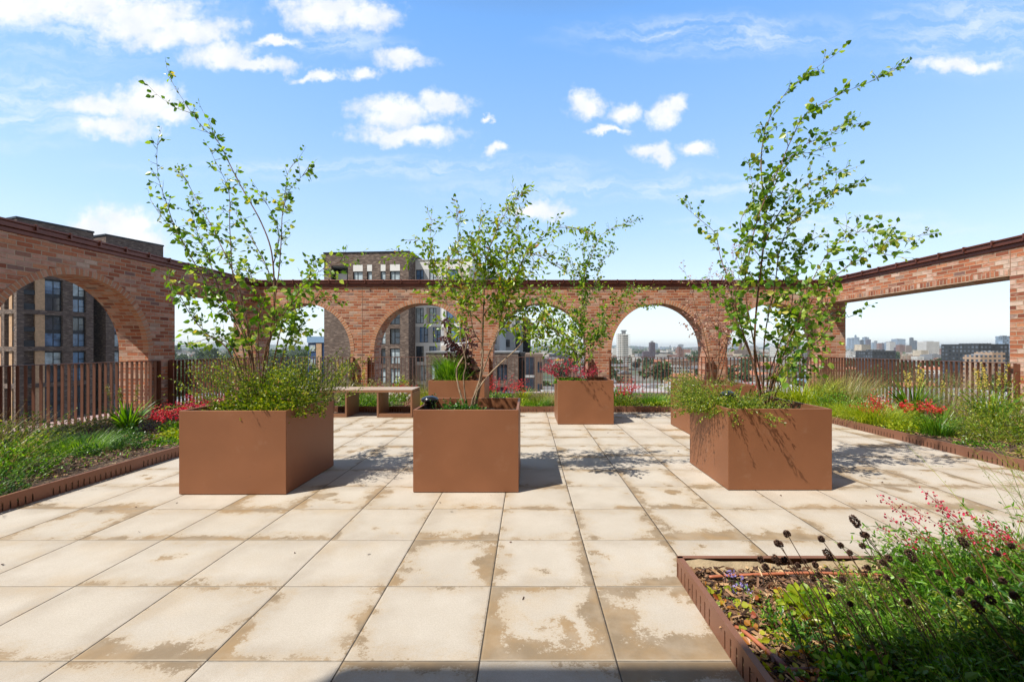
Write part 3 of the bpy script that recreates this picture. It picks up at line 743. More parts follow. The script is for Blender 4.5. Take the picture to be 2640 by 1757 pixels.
def low_house(w_, d_, h_, roofkind, matk):
    mb = MB(); mb.box(-w_ / 2, w_ / 2, -d_ / 2, d_ / 2, 0, h_)
    if roofkind == 'gable':
        r = h_ + d_ * 0.28; e = 0.3
        V = [(-w_ / 2 - e, -d_ / 2 - e, h_ - .1), (w_ / 2 + e, -d_ / 2 - e, h_ - .1), (w_ / 2 + e, d_ / 2 + e, h_ - .1), (-w_ / 2 - e, d_ / 2 + e, h_ - .1), (-w_ / 2 - e, 0, r), (w_ / 2 + e, 0, r)]
        mb.add(V, [(0, 1, 5, 4), (2, 3, 4, 5), (0, 4, 3), (1, 2, 5)], None, 0.5, 1)
        k = -w_ / 2 + 3
        while k < w_ / 2: mb.box(k, k + 0.9, -0.4, 0.4, r - 0.4, r + 1.1, 0.5, 0); k += 6.5
    else:
        mb.box(-w_ / 2 - .15, w_ / 2 + .15, -d_ / 2 - .15, -d_ / 2 + .25, h_, h_ + .7); mb.box(-w_ / 2 - .15, w_ / 2 + .15, d_ / 2 - .25, d_ / 2 + .15, h_, h_ + .7)
        mb.box(-w_ / 4, w_ / 6, -d_ / 5, d_ / 5, h_, h_ + 2.2)
    rm = M_tile if roofkind == 'gable' and matk in ('red', 'cream', 'white') else M_slate
    return mb.build("city_house", [FM[matk], rm])
protos = {}
kinds = [('white', 'flat', 22, 12, 11), ('white', 'gable', 26, 9, 7), ('cream', 'gable', 30, 9, 7), ('brick', 'flat', 28, 12, 13), ('red', 'gable', 24, 9, 8), ('grey', 'flat', 34, 18, 9), ('brick', 'gable', 36, 9, 8), ('blue', 'flat', 20, 14, 10), ('dark', 'flat', 26, 14, 14), ('cream', 'flat', 20, 14, 16)]
CN = {'white': 'white rendered', 'cream': 'cream coloured', 'brick': 'yellow brick', 'red': 'red brick', 'grey': 'grey shed-like', 'blue': 'blue clad', 'dark': 'dark clad'}
rr = random.Random(21)
first = {}
placed = []
def place_house(x, y, ki, rz, sc_=1.0):
    matk, rk, w_, d_, h_ = kinds[ki]
    if ki not in first: o = low_house(w_, d_, h_, rk, matk); first[ki] = o
    else: o = first[ki].copy(); COL.objects.link(o)
    o.location = (x, y, GZ); o.rotation_euler = (0, 0, rz); o.scale = (sc_ * rr.uniform(.7, 1.3), sc_ * rr.uniform(.8, 1.2), rr.uniform(.7, 1.15))
    tag(o, f"{CN[matk]} {'pitched-roof terrace' if rk == 'gable' else 'flat-roofed block'} in the low town beyond the railings", "house",
        f"{CN[matk]} {'pitched' if rk == 'gable' else 'flat'} houses of the town below")
    placed.append((x, y))
wts = [12, 12, 12, 12, 10, 8, 12, 3, 5, 6]
y = 230.0; cnt = 0
while y < 1900:
    a = -0.10 + rr.random() * 0.06
    x = a * y
    while x < 1.30 * y and cnt < 300:
        if rr.random() < 0.80:
            big = 0.9 + y / 1800
            place_house(x + rr.uniform(-6, 6), y + rr.uniform(-12, 12), rr.choices(range(10), wts)[0], rr.choice([0.12, 0.12, 0.5, -0.3, 1.6]) + rr.uniform(-.05, .05), big)
            cnt += 1
        x += rr.uniform(38, 64) * (0.75 + y / 700)
    y *= 1.13
# town on the left, mostly hidden by trees
for i in range(26):
    y = rr.uniform(260, 1500); x = y * rr.uniform(-0.86, -0.42)
    place_house(x, y, rr.choice([0, 1, 2, 3, 6]), rr.uniform(-.3, .5), 1.1)

def crown_mesh(seed, w_=5.0, h_=9.0):
    g = np.random.default_rng(seed); mb = MB(); n = 620
    mb.tube([(0, 0, 0), (0.1, 0, h_ * 0.35), (0, 0.1, h_ * 0.7)], [0.35, 0.28, 0.1], 5, 0.0)
    lob = g.normal(size=(9, 3)) * (w_ * 0.34, w_ * 0.34, h_ * 0.17) + (0, 0, h_ * 0.6)
    c = lob[g.integers(0, 9, n)]; d = g.normal(size=(n, 3)); d /= np.linalg.norm(d, axis=1, keepdims=True)
    p = c + d * g.uniform(0.6, 1.0, (n, 1)) * w_ * 0.36
    mb.leaves(p, d + g.normal(size=(n, 3)) * 0.5, g.uniform(0.9, 1.7, n), g.uniform(0.8, 1.4, n), g.random(n) * 0.8 + 0.1, g=g)
    return mb
M_cr = leaf_mat("town_tree_leaf", [(0, (0.025, 0.055, 0.012)), (0.6, (0.05, 0.10, 0.02)), (1, (0.10, 0.15, 0.03))], 0.15, 0.7)
tp = [crown_mesh(s).build("town_tree", M_cr) for s in (1, 2, 3, 4)]
used_t = [False] * 4
def tree_at(x, y, s_, lab="green broadleaf tree among the houses beyond the railings", grp="trees among the houses"):
    k = rr.randrange(4)
    o = tp[k] if not used_t[k] else tp[k].copy()
    if used_t[k]: COL.objects.link(o)
    used_t[k] = True
    o.location = (x, y, GZ); o.rotation_euler = (0, 0, rr.random() * 6); o.scale = (s_ * rr.uniform(.9, 1.3), s_ * rr.uniform(.9, 1.3), s_ * rr.uniform(.9, 1.25))
    tag(o, lab, "tree", grp)
for i in range(150):
    y = 230 * (8.0 ** rr.random()); tree_at(y * rr.uniform(-0.12, 1.25), y, rr.uniform(0.8, 1.5) * (0.8 + y / 1500))
for i in range(130):
    y = 170 * (10.0 ** rr.random()); tree_at(y * rr.uniform(-0.88, -0.36), y, rr.uniform(0.9, 1.6) * (0.9 + y / 900), "dark green tree in the wooded town beyond the left opening", "trees in the wooded town at the left")
for x, y, s_ in ((108, 352, 1.9), (133, 330, 1.4), (150, 345, 1.5), (215, 300, 1.5), (232, 310, 1.2)):
    tree_at(x, y, s_, "tall rounded tree standing over the roofs seen through the fourth arch", "tall trees below the fourth arch")

# everything past the first few hundred houses: one mass of roofs and one of woods
mb = MB(); g = np.random.default_rng(8)
for i in range(2600):
    y = 1000 * (6.5 ** g.random()); x = y * g.uniform(-0.95, 1.3)
    if x / y < -0.15 and g.random() < 0.35: continue
    w_ = g.uniform(12, 50); d_ = g.uniform(10, 24); h_ = g.uniform(7, 15) * (1 + (g.random() < 0.07) * g.uniform(0.5, 2.0))
    a = g.uniform(-.4, .4)
    mb.obox((x, y, GZ), (math.cos(a), math.sin(a), 0), (-math.sin(a), math.cos(a), 0), -w_ / 2, w_ / 2, -d_ / 2, d_ / 2, 0, h_, 0.5, int(g.choice(5, p=[.34, .2, .2, .12, .14])))
tag(mb.build("distant_town", [FM['white'], FM['cream'], FM['brick'], FM['red'], FM['grey']]), "far town of low pale roofs fading to the horizon", "town", kind='stuff')
mb = MB(); n = 26000
y = 900 * (7.0 ** g.random(n)); x = y * g.uniform(-1.0, 1.35, n)
ph = np.sin(x * 0.006 + np.sin(y * 0.004) * 2) + np.sin(y * 0.011 + x * 0.002) + (x / y < -0.2) * 1.4
keep = ph > 0.1; x = x[keep]; y = y[keep]; n = len(x)
mb.leaves(np.stack([x, y, GZ + g.uniform(2, 9, n)], 1), g.normal(size=(n, 3)) * (1, 1, 0.5) + (0, 0, 0.35), g.uniform(6, 12, n) * (y / 2200 + .5), g.uniform(6, 13, n) * (y / 2200 + .5), g=g)
tag(mb.build("distant_woods", M_cr), "dark far tree belts between the roofs", "woods", kind='stuff')

# ---------------------------------------------------------------- skyline towers
def tower(label, sx0, sx1, sy, Y, matk, cap_=None, name="tower_block", depth=None, cat="tower"):
    x0 = (sx0 - CX) / F * Y; x1 = (sx1 - CX) / F * Y; z = EYE + (HY - sy) / F * Y; d_ = depth or max(12.0, (x1 - x0) * 0.8)
    t_ = thing(name, label, cat, ((x0 + x1) / 2, Y + d_ / 2, GZ))
    mb = MB(); mb.box(x0, x1, Y, Y + d_, GZ, z); mb.build("block", FM[matk], t_)
    mb = MB(); wd = x1 - x0
    mb.box(x0 + wd * .25, x0 + wd * .7, Y + d_ * .2, Y + d_ * .7, z, z + (cap_ or 3.0)); mb.build("roof_plant", FM['grey'] if matk != 'dark' else FM['dark'], t_)
    return t_
def S(zx): return 2160 + zx / 4.356
def SY(zy): return 700 + zy / 4.356
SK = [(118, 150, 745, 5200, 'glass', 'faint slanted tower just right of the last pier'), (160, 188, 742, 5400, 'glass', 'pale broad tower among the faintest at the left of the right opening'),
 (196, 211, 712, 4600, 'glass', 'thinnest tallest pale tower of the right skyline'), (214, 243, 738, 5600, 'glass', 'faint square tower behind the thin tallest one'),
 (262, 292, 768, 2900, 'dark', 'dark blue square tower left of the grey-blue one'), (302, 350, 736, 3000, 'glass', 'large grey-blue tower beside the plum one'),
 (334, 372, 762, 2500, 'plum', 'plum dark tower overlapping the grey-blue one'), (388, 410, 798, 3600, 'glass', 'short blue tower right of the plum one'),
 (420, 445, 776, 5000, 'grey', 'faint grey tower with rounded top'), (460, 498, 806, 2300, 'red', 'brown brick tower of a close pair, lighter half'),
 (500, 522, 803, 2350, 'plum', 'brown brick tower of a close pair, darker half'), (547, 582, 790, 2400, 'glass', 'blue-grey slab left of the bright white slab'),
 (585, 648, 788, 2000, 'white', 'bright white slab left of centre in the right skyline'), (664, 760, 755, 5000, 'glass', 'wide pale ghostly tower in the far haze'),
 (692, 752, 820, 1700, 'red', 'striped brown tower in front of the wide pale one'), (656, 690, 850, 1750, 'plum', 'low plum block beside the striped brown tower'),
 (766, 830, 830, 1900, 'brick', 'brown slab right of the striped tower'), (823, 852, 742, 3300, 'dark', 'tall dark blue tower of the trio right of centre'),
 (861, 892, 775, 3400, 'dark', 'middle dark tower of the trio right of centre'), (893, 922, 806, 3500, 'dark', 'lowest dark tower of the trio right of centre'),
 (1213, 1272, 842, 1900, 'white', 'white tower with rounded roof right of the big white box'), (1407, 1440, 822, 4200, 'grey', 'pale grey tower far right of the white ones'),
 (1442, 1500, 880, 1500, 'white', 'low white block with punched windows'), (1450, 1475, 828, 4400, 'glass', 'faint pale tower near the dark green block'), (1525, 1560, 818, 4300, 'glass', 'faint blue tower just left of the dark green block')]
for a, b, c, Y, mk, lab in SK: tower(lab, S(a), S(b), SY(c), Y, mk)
tower("big plain white box building in the middle of the right opening", S(995), S(1141), SY(785), 1100, 'white', 1.0)
tower("cylinder-roofed pale block at the foot of the big white box", S(1058), S(1175), SY(928), 1000, 'grey', 1.5, cat="block")
tower("long white terrace of houses left in the right opening", S(135), S(388), SY(900), 900, 'white', 1.5, "house_terrace", 20, "terrace")
tower("glass tower at the far right edge of the opening", S(1850), S(1945), SY(722), 900, 'glass', 1)
t_ = tower("black framed apartment block with pale balconies, left half of the right opening", S(390), S(652), SY(886), 420, 'dark', 1.0, "apartment_block", 22, "apartment block")
tower("large dark green-black block at the right of the opening", S(1583), S(1921), SY(812), 330, 'dark', 0.6, "apartment_block", 30, "apartment block")
tower("stepped buff brick block in front of the dark green one, taller part", S(1738), S(1880), SY(900), 290, 'brick', 0.6, "apartment_block", 12, "apartment block")
tower("stepped buff brick block in front of the dark green one, lower part", S(1605), S(1737), SY(936), 290, 'brick', 0.6, "apartment_block", 12, "apartment block")
def S5(z): return 1560 + z / 4.9
def Y5(z): return 740 + z / 4.9
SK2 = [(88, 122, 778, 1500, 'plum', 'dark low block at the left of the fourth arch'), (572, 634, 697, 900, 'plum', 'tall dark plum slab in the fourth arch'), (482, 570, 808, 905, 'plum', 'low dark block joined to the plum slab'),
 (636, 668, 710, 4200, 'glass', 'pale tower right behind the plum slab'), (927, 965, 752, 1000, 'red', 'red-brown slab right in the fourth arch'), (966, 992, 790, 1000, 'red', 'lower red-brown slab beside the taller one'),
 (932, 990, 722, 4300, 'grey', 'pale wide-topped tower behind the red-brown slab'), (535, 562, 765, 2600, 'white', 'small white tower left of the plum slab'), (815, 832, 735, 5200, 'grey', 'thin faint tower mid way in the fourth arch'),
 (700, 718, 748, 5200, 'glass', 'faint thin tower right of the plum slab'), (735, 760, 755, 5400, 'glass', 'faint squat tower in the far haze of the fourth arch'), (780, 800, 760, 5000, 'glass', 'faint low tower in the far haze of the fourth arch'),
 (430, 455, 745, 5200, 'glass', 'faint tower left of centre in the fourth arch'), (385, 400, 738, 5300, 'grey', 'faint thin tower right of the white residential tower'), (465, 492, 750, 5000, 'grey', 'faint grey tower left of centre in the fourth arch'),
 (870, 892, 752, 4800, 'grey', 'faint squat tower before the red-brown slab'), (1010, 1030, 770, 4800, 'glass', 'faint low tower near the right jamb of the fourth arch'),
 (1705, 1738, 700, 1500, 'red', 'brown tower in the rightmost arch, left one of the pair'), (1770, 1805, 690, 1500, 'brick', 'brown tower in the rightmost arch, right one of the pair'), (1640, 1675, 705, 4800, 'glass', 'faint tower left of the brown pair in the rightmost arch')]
for a, b, c, Y, mk, lab in SK2: tower(lab, S5(a), S5(b), Y5(c), Y, mk)
tower("broad white apartment block in the rightmost arch", 2010, 2068, 893, 700, 'white', 2.0)
tower("grey-white block beside the broad one in the rightmost arch", 2072, 2084, 905, 700, 'grey', 1.5)
# white residential tower with stacked balconies
Y = 600; x0, x1 = (1594.5 - CX) / F * Y, (1625 - CX) / F * Y; zt = EYE + (HY - 860) / F * Y
t_ = thing("residential_tower", "tall white residential tower with curved stacked balconies in the fourth arch", "tower", ((x0 + x1) / 2, Y, GZ))
mb = MB(); mb.box(x0, x0 + 6, Y, Y + 14, GZ, zt); mb.box(x0 + 6, x1 - 2.5, Y + 1.5, Y + 14, GZ, zt - 0.5); mb.build("shaft", FM['white'], t_)
mb = MB(); z = GZ + 3
while z < zt - 1: mb.box(x0 + 6.02, x1, Y - 0.6, Y + 3, z, z + 0.9); z += 3.0
mb.build("balconies", simple("white_render", (0.7, 0.7, 0.68), 0.7), t_)
mb = MB(); mb.box(x0 + 6, x0 + 11, Y + 4, Y + 9, zt, zt + 3.2); mb.box(x0 + 5, x0 + 12, Y + 3.5, Y + 9.5, zt + 3.6, zt + 5.2); mb.build("roof_plant", FM['grey'], t_)

# ---------------------------------------------------------------- near buildings
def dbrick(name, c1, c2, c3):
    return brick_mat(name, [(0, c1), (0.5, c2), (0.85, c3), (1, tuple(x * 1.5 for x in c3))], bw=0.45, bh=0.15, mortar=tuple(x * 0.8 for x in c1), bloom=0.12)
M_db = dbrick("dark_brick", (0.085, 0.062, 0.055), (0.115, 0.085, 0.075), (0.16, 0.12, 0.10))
M_lb = dbrick("lit_brick", (0.10, 0.075, 0.063), (0.14, 0.108, 0.092), (0.20, 0.155, 0.13))  # lighter copy of the dark brick, sunlight put into the colour
M_gl = simple("window_glass", (0.04, 0.06, 0.09), 0.06, 0.0, spec=0.9, var=0.4, scale=0.6)
M_gl3 = simple("sky_painted_glass", (0.10, 0.19, 0.34), 0.08, 0.0, spec=0.9, var=0.5, scale=0.8)  # sky reflection painted in as a blue base colour
M_gl2 = simple("curtained_glass", (0.42, 0.50, 0.55), 0.25, 0.0, spec=0.6, var=0.35, scale=1.2)
M_fr = simple("dark_frame", (0.018, 0.02, 0.026), 0.4, 0.3)
M_shade = simple("shaded_recess", (0.02, 0.02, 0.022), 0.8)  # near-black, the shade of set-back parts put into the colour
M_tan = simple("tan_brick_panel", (0.56, 0.36, 0.22), 0.85, var=0.15, scale=3)
M_wp = simple("white_panel", (0.80, 0.80, 0.79), 0.6, var=0.05, scale=1)
M_gp = simple("grey_panel", (0.25, 0.26, 0.28), 0.6, var=0.08, scale=1)
M_bp = simple("beige_panel", (0.48, 0.41, 0.35), 0.6, var=0.06, scale=1)
M_lg = simple("light_grey_panel", (0.50, 0.51, 0.53), 0.6, var=0.06, scale=1)
M_roofm = simple("roof_membrane", (0.30, 0.30, 0.30), 0.85, var=0.25, scale=0.5)

def pierced(mb, o, U, N, u0, u1, z0, z1, ops, dep=0.25):
    """flat wall face (N points inwards) with rectangular openings (a, b, c, d) and their reveals"""
    o = np.array(o, float); U = np.array(U, float); N = np.array(N, float)
    def P(u, z, n=0): return o + U * u + N * n + np.array((0, 0, z))
    us = sorted({u0, u1, *[q for r_ in ops for q in r_[:2]]}); zs = sorted({z0, z1, *[q for r_ in ops for q in r_[2:4]]})
    for i in range(len(us) - 1):
        for j in range(len(zs) - 1):
            a, b, c, d = us[i], us[i + 1], zs[j], zs[j + 1]; mu, mz = (a + b) / 2, (c + d) / 2
            if any(r_[0] < mu < r_[1] and r_[2] < mz < r_[3] for r_ in ops): continue
            mb.quad(P(a, c), P(b, c), P(b, d), P(a, d), ((a, c), (b, c), (b, d), (a, d)))
    for r_ in ops:
        a, b, c, d = r_[:4]
        mb.quad(P(a, c), P(a, c, dep), P(a, d, dep), P(a, d), ((0, c), (dep, c), (dep, d), (0, d)))
        mb.quad(P(b, c, dep), P(b, c), P(b, d), P(b, d, dep), ((0, c), (dep, c), (dep, d), (0, d)))
        mb.quad(P(a, c, dep), P(a, c), P(b, c), P(b, c, dep), ((0, a), (dep, a), (dep, b), (0, b)))
        mb.quad(P(a, d), P(a, d, dep), P(b, d, dep), P(b, d), ((0, a), (dep, a), (dep, b), (0, b)))
def window(parent, o, U, N, a, b, c, d, n_=0.2, mull=(0.5,), trans=(0.5,), glass=None, fr=0.07):
    """frame with its panes set n_ behind the face"""
    mb = MB(); f = fr
    mb.obox(o, U, N, a, a + f, n_ - 0.04, n_ + 0.04, c, d); mb.obox(o, U, N, b - f, b, n_ - 0.04, n_ + 0.04, c, d)
    mb.obox(o, U, N, a + f, b - f, n_ - 0.04, n_ + 0.04, c, c + f); mb.obox(o, U, N, a + f, b - f, n_ - 0.04, n_ + 0.04, d - f, d)
    for k in mull:
        x = a + (b - a) * k; mb.obox(o, U, N, x - f / 2, x + f / 2, n_ - 0.03, n_ + 0.035, c + f, d - f)
    for k in trans:
        z = c + (d - c) * k; e = a + (b - a) * (mull[0] if mull else 0); mb.obox(o, U, N, e + (f / 2 if mull else f), b - f, n_ - 0.028, n_ + 0.033, z - f / 2, z + f / 2)
    w_ = mb.build("window", M_fr, parent)
    g_ = MB(); g_.obox(o, U, N, a + f * .6, b - f * .6, n_ + 0.004, n_ + 0.02, c + f * .6, d - f * .6); g_.build("pane", glass or M_gl, w_)
    return w_
gr = random.Random(4)
simple_dark = simple("navy_panel", (0.02, 0.024, 0.034), 0.35, 0.2)
# left tower: two blocks of piers and bands round double-storey bays, a dark recess between
tw = thing("apartment_tower", "dark brick apartment tower seen through the big left arch and above the left wall", "apartment tower", (-80, 72, GZ))
K = np.array((-81.3, 69.3, 0.0)); Ud = np.array((0.332, 0.943, 0)); Nd = np.array((-0.943, 0.332, 0)); TOP = 21.9
def bays(o, U, N, piers, fills, mat, top=TOP, uend=None):
    o = np.array(o, float)
    mb = MB()
    for a, b in piers: mb.obox(o, U, N, a, b, 0.0, 0.8, GZ, top)
    z = GZ + 1.5 if False else -28.5
    zs = []
    while z < top - 3: zs.append(z); z += 6.0
    mb.build("pier", mat, tw)
    mb = MB(); u0, u1 = piers[0][1], piers[-1][0]
    gaps = [(piers[i][1], piers[i + 1][0]) for i in range(len(piers) - 1)]
    for z in zs:
        mb = MB()
        for a, b in gaps: mb.obox(o, U, N, a + .002, b - .002, 0.004, 0.79, z - 0.72, z)
        mb.build("band", mat, tw)
    mb = MB()
    for a, b in gaps: mb.obox(o, U, N, a + .002, b - .002, 0.004, 0.79, zs[-1] + 5.28, top)
    mb.build("band", mat, tw)
    for kind, a, b in fills:
        for z in zs:
            if kind == 'tan': mb = MB(); mb.obox(o, U, N, a, b, 0.22, 0.6, z, z + 5.28); mb.build("tan_panel", M_tan, tw)
            elif kind == 'bal':
                mb = MB(); mb.obox(o, U, N, a, b, 0.9, 1.0, z, z + 5.28); mb.build("balcony_recess", M_shade, tw)
                mb = MB(); mb.obox(o, U, N, a, b, 0.30, 0.9, z + 2.45, z + 2.9); mb.obox(o, U, N, a, b, 0.30, 0.34, z + 2.9, z + 3.2); mb.build("balcony_slab", simple_dark, tw)
                mb = MB(); mb.obox(o, U, N, a, b, 0.30, 0.33, z, z + 1.0); mb.build("balcony_rail", simple_dark, tw)
            else:
                for zz in (z, z + 2.75):
                    window(tw, o, U, N, a, b, zz, zz + 2.35, 0.5, (0.52,), (0.46,), gr.choice([M_gl, M_gl, M_gl3, M_gl2]), 0.11)
                mb = MB(); mb.obox(o, U, N, a, b, 0.45, 0.6, z + 2.352, z + 2.748); mb.obox(o, U, N, a, b, 0.45, 0.6, z + 5.102, z + 5.28); mb.build("spandrel", simple_dark, tw)
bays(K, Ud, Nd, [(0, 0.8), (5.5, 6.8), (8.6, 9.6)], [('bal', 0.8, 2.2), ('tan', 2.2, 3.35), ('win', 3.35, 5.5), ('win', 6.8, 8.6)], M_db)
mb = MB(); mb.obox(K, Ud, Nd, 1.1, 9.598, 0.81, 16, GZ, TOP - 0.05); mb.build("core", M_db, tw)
mb = MB(); mb.obox(K, Ud, Nd, -.12, 9.7, -.1, 16, TOP, TOP + 0.3); mb.build("parapet_cap", M_fr, tw)
K2 = K + Ud * 11.4
bays(K2, Ud, Nd, [(0, 1.3), (3.0, 4.2), (6.2, 9.4)], [('win', 1.3, 3.0), ('win', 4.2, 6.2)], M_db)
mb = MB(); mb.obox(K2, Ud, Nd, 0.002, 9.398, 0.81, 16, GZ, TOP - 0.05); mb.build("core", M_db, tw)
mb = MB(); mb.obox(K2, Ud, Nd, -.12, 9.5, -.1, 16, TOP, TOP + 0.3); mb.build("parapet_cap", M_fr, tw)
mb = MB(); mb.obox(K, Ud, Nd, 9.602, 11.398, 6.0, 16, GZ, 14); mb.build("recess_wall", M_shade, tw)
K3 = K + Nd * 16.0 - Ud * 0.012      # sunny end wall
# end wall faces the camera side: runs from far-left to the near corner
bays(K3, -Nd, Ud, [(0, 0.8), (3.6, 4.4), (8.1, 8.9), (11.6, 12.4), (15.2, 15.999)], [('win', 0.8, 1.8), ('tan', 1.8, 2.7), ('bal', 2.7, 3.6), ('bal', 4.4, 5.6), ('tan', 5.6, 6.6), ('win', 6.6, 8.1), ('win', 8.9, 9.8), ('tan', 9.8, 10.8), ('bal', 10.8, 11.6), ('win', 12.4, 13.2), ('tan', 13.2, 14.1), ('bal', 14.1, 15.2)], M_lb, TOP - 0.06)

# centre building: dark brick block and panel-clad wing
cb = thing("apartment_building", "dark brick apartment building with white window heads rising behind the arcade wall", "apartment building", (-24, 70, GZ))
A = np.array((-31.4, 67.1, 0.0)); Bc = np.array((-18.1, 66.0, 0.0)); Uc = (Bc - A); Lc = float(np.linalg.norm(Uc)); Uc = Uc / Lc; Nc = np.array((-Uc[1], Uc[0], 0))
TC = 15.75
def uc(sx):      # along-facade position of a photo column
    t_ = (sx - CX) / F; return (t_ * A[1] - A[0]) / (Uc[0] - t_ * Uc[1])
cols = [(uc(910), uc(935)), (uc(946), uc(959)), (uc(981), uc(994)), (uc(1005), uc(1031))]
ops = [(uc(854), uc(897), 10.75, 13.9)]; wins = []
for ci, (a, b) in enumerate(cols):
    for k in range(15):
        z = 10.85 - 3.0 * k
        if z < GZ + 1: break
        top = 14.0 if k == 0 else z + 2.35
        ops.append((a, b, z - (0.3 if k == 0 else 0), top)); wins.append((a, b, z - (0.3 if k == 0 else 0), top, k, ci))
mb = MB(); pierced(mb, A, Uc, Nc, 0, Lc, GZ, TC, ops, 0.3)
mb.obox(A, Uc, Nc, Lc - .001, Lc, 0.001, 10.5, GZ, TC); mb.obox(A, Uc, Nc, 0, .001, 0.001, 10.5, GZ, TC); mb.obox(A, Uc, Nc, 0.01, Lc - .01, 4.5, 10.5, GZ, TC - .01)
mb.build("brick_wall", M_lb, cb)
mb = MB(); mb.obox(A, Uc, Nc, -.1, Lc + .12, -.08, 10.6, TC, TC + .22); mb.build("roof_edge", M_fr, cb)
for a, b, c, d, k, ci in wins:
    if k == 0: mb = MB(); mb.obox(A, Uc, Nc, a, b, 0.02, 0.28, 12.98, d); mb.build("window_head", M_wp, cb); d = 12.97
    window(cb, A, Uc, Nc, a, b, c, d, 0.22, (0.45,) if b - a > 1.1 else (), (0.45,), gr.choice([M_gl, M_gl2, M_gl]) if k else M_gl2, 0.10)
a, b = uc(854), uc(897)
mb = MB(); mb.obox(A, Uc, Nc, a + .002, b - .002, 2.6, 2.7, 10.75, 13.9); mb.obox(A, Uc, Nc, a + .002, b - .002, 0.3, 2.6, 13.7, 13.9); mb.build("balcony_recess", M_gp, cb)
mb = MB(); mb.obox(A, Uc, Nc, a + .05, a + 1.9, 1.2, 1.3, 10.75, 12.9); mb.build("white_screen", M_wp, cb)
window(cb, A, Uc, Nc, b - 1.1, b - .1, 10.8, 12.6, 2.5, (), (), M_gl2, 0.1)
# panel-clad wing
wing = thing("apartment_building", "pale grey and white panelled wing joined to the dark brick building", "apartment building", (-13, 72, GZ))
def uw(sx): t_ = (sx - CX) / F; return (t_ * A[1] - A[0] + 3.0 * (t_ * Nc[1] - Nc[0])) / (Uc[0] - t_ * Uc[1])
OW = A + Nc * 3.0; w0, w1 = Lc + 0.01, uw(1217)
TW = 15.1
gridops = []; x = w0 + 0.5; colw = [(0.1, 1.35), (2.25, 3.4), (5.0, 6.9), (8.2, 9.6)]
rowz = [11.2 - 3.02 * k for k in range(13)]
for r_i, z in enumerate(rowz):
    sh = 0.0 if r_i % 2 == 0 else 0.55
    for a, b in colw:
        a2, b2 = w0 + a + sh, w0 + b + sh * 1.3
        if b2 < w1 - 0.2: gridops.append((a2, b2, z, z + 2.45))
mb = MB(); pierced(mb, OW, Uc, Nc, w0, w1, GZ, TW, gridops, 0.2); mb.obox(OW, Uc, Nc, w1 - .001, w1, 0.001, 12, GZ, TW); mb.obox(OW, Uc, Nc, w0, w1 - .01, 1.0, 12, GZ, TW - .01)
mb.build("clad_wall", M_wp, wing)
for a, b, c, d in gridops: window(wing, OW, Uc, Nc, a, b, c, d, 0.12, (0.55,), (0.5,), gr.choice([M_gl, M_gl3, M_gl2]), 0.09)
pm = [M_gp, M_lg, M_bp, M_wp, M_wp, M_bp, M_lg, M_wp]
for r_i, z in enumerate(rowz):
    rowops = [(a, b) for a, b, c, d in gridops if abs(c - z) < .01]; x = w0 + .02; k = 0
    edges = [w0 + .02] + [q for r2 in rowops for q in r2] + [w1 - .02]
    for i in range(0, len(edges), 2):
        a, b = edges[i], edges[i + 1]; n = max(1, round((b - a) / 0.45)); st_ = (b - a) / n
        for j in range(n):
            mt = gr.choice(pm)
            if mt is M_wp: continue
            mb = MB(); mb.obox(OW, Uc, Nc, a + st_ * j + .01, a + st_ * (j + 1) - .01, -0.02, -0.001, z - 0.05, z + 2.5); mb.build("cladding_panel", mt, wing)
mb = MB(); mb.obox(OW, Uc, Nc, w0, w1 + .1, -.1, 12, TW, TW + .15); mb.build("roof_edge", M_lg, wing)
# lower stepped part of the wing
O4 = A + Nc * 8.0; a, b = w1 + 0.02, w1 + 3.6
mb = MB(); mb.obox(O4, Uc, Nc, a, b, 0, 8, GZ, 14.0); mb.build("stepped_end", M_lg, wing)
mb = MB()
for k in range(12): mb.obox(O4, Uc, Nc, a + .9, b - .5, -.03, -.002, 11.0 - 3.02 * k, 13.2 - 3.02 * k)
mb.build("end_glazing", M_gl, wing)

# panelled block seen through the middle arch
def front_block(name, label, sx0, sx1, sy, Y, mat, depth=10, cat="apartment building"):
    x0, x1 = (sx0 - CX) / F * Y, (sx1 - CX) / F * Y; z = EYE + (HY - sy) / F * Y
    t_ = thing(name, label, cat, ((x0 + x1) / 2, Y, GZ)); return t_, x0, x1, z
eb, x0, x1, z = front_block("apartment_building", "grey and white panelled block with small windows seen through the middle arch", 1262, 1348, 815, 84, None)
ops = []
for k in range(12):
    zz = z - 2.9 - 3.0 * k
    for a in (x0 + 0.9, x0 + 3.0): ops.append((a, a + 0.9, zz, zz + 1.4))
mb = MB(); pierced(mb, (0, 84, 0), (1, 0, 0), (0, 1, 0), x0, x1, GZ, z, ops, 0.2); mb.box(x0, x1, 84.9, 96, GZ, z - .01); mb.box(x1 - .001, x1, 84.001, 96, GZ, z); mb.build("clad_wall", M_lg, eb)
for a, b, c, d in ops: window(eb, (0, 84, 0), (1, 0, 0), (0, 1, 0), a, b, c, d, 0.12, (), (), M_gl, 0.1)
for i in range(22):
    a = x0 + gr.uniform(0, x1 - x0 - 1.0); zz = z - 3.0 * gr.randrange(0, 9) - 0.1
    if any(o_[0] < a + .8 and o_[1] > a - .1 for o_ in ops): continue
    mb = MB(); mb.box(a, a + 0.7, 83.98, 83.999, zz - 2.9, zz); mb.build("cladding_panel", gr.choice([M_wp, M_bp, M_gp]), eb)
mb = MB()
for k in range(10): mb.box(x1 - 1.45, x1 - 0.65, 83.96, 83.999, z - 2.7 - 3 * k, z - 0.5 - 3 * k)
mb.build("stair_glazing", M_gl, eb)
mb = MB(); mb.box(x1 + .002, x1 + 1.5, 85.2, 95, GZ, z - .4); mb.build("dark_end", M_shade, eb)

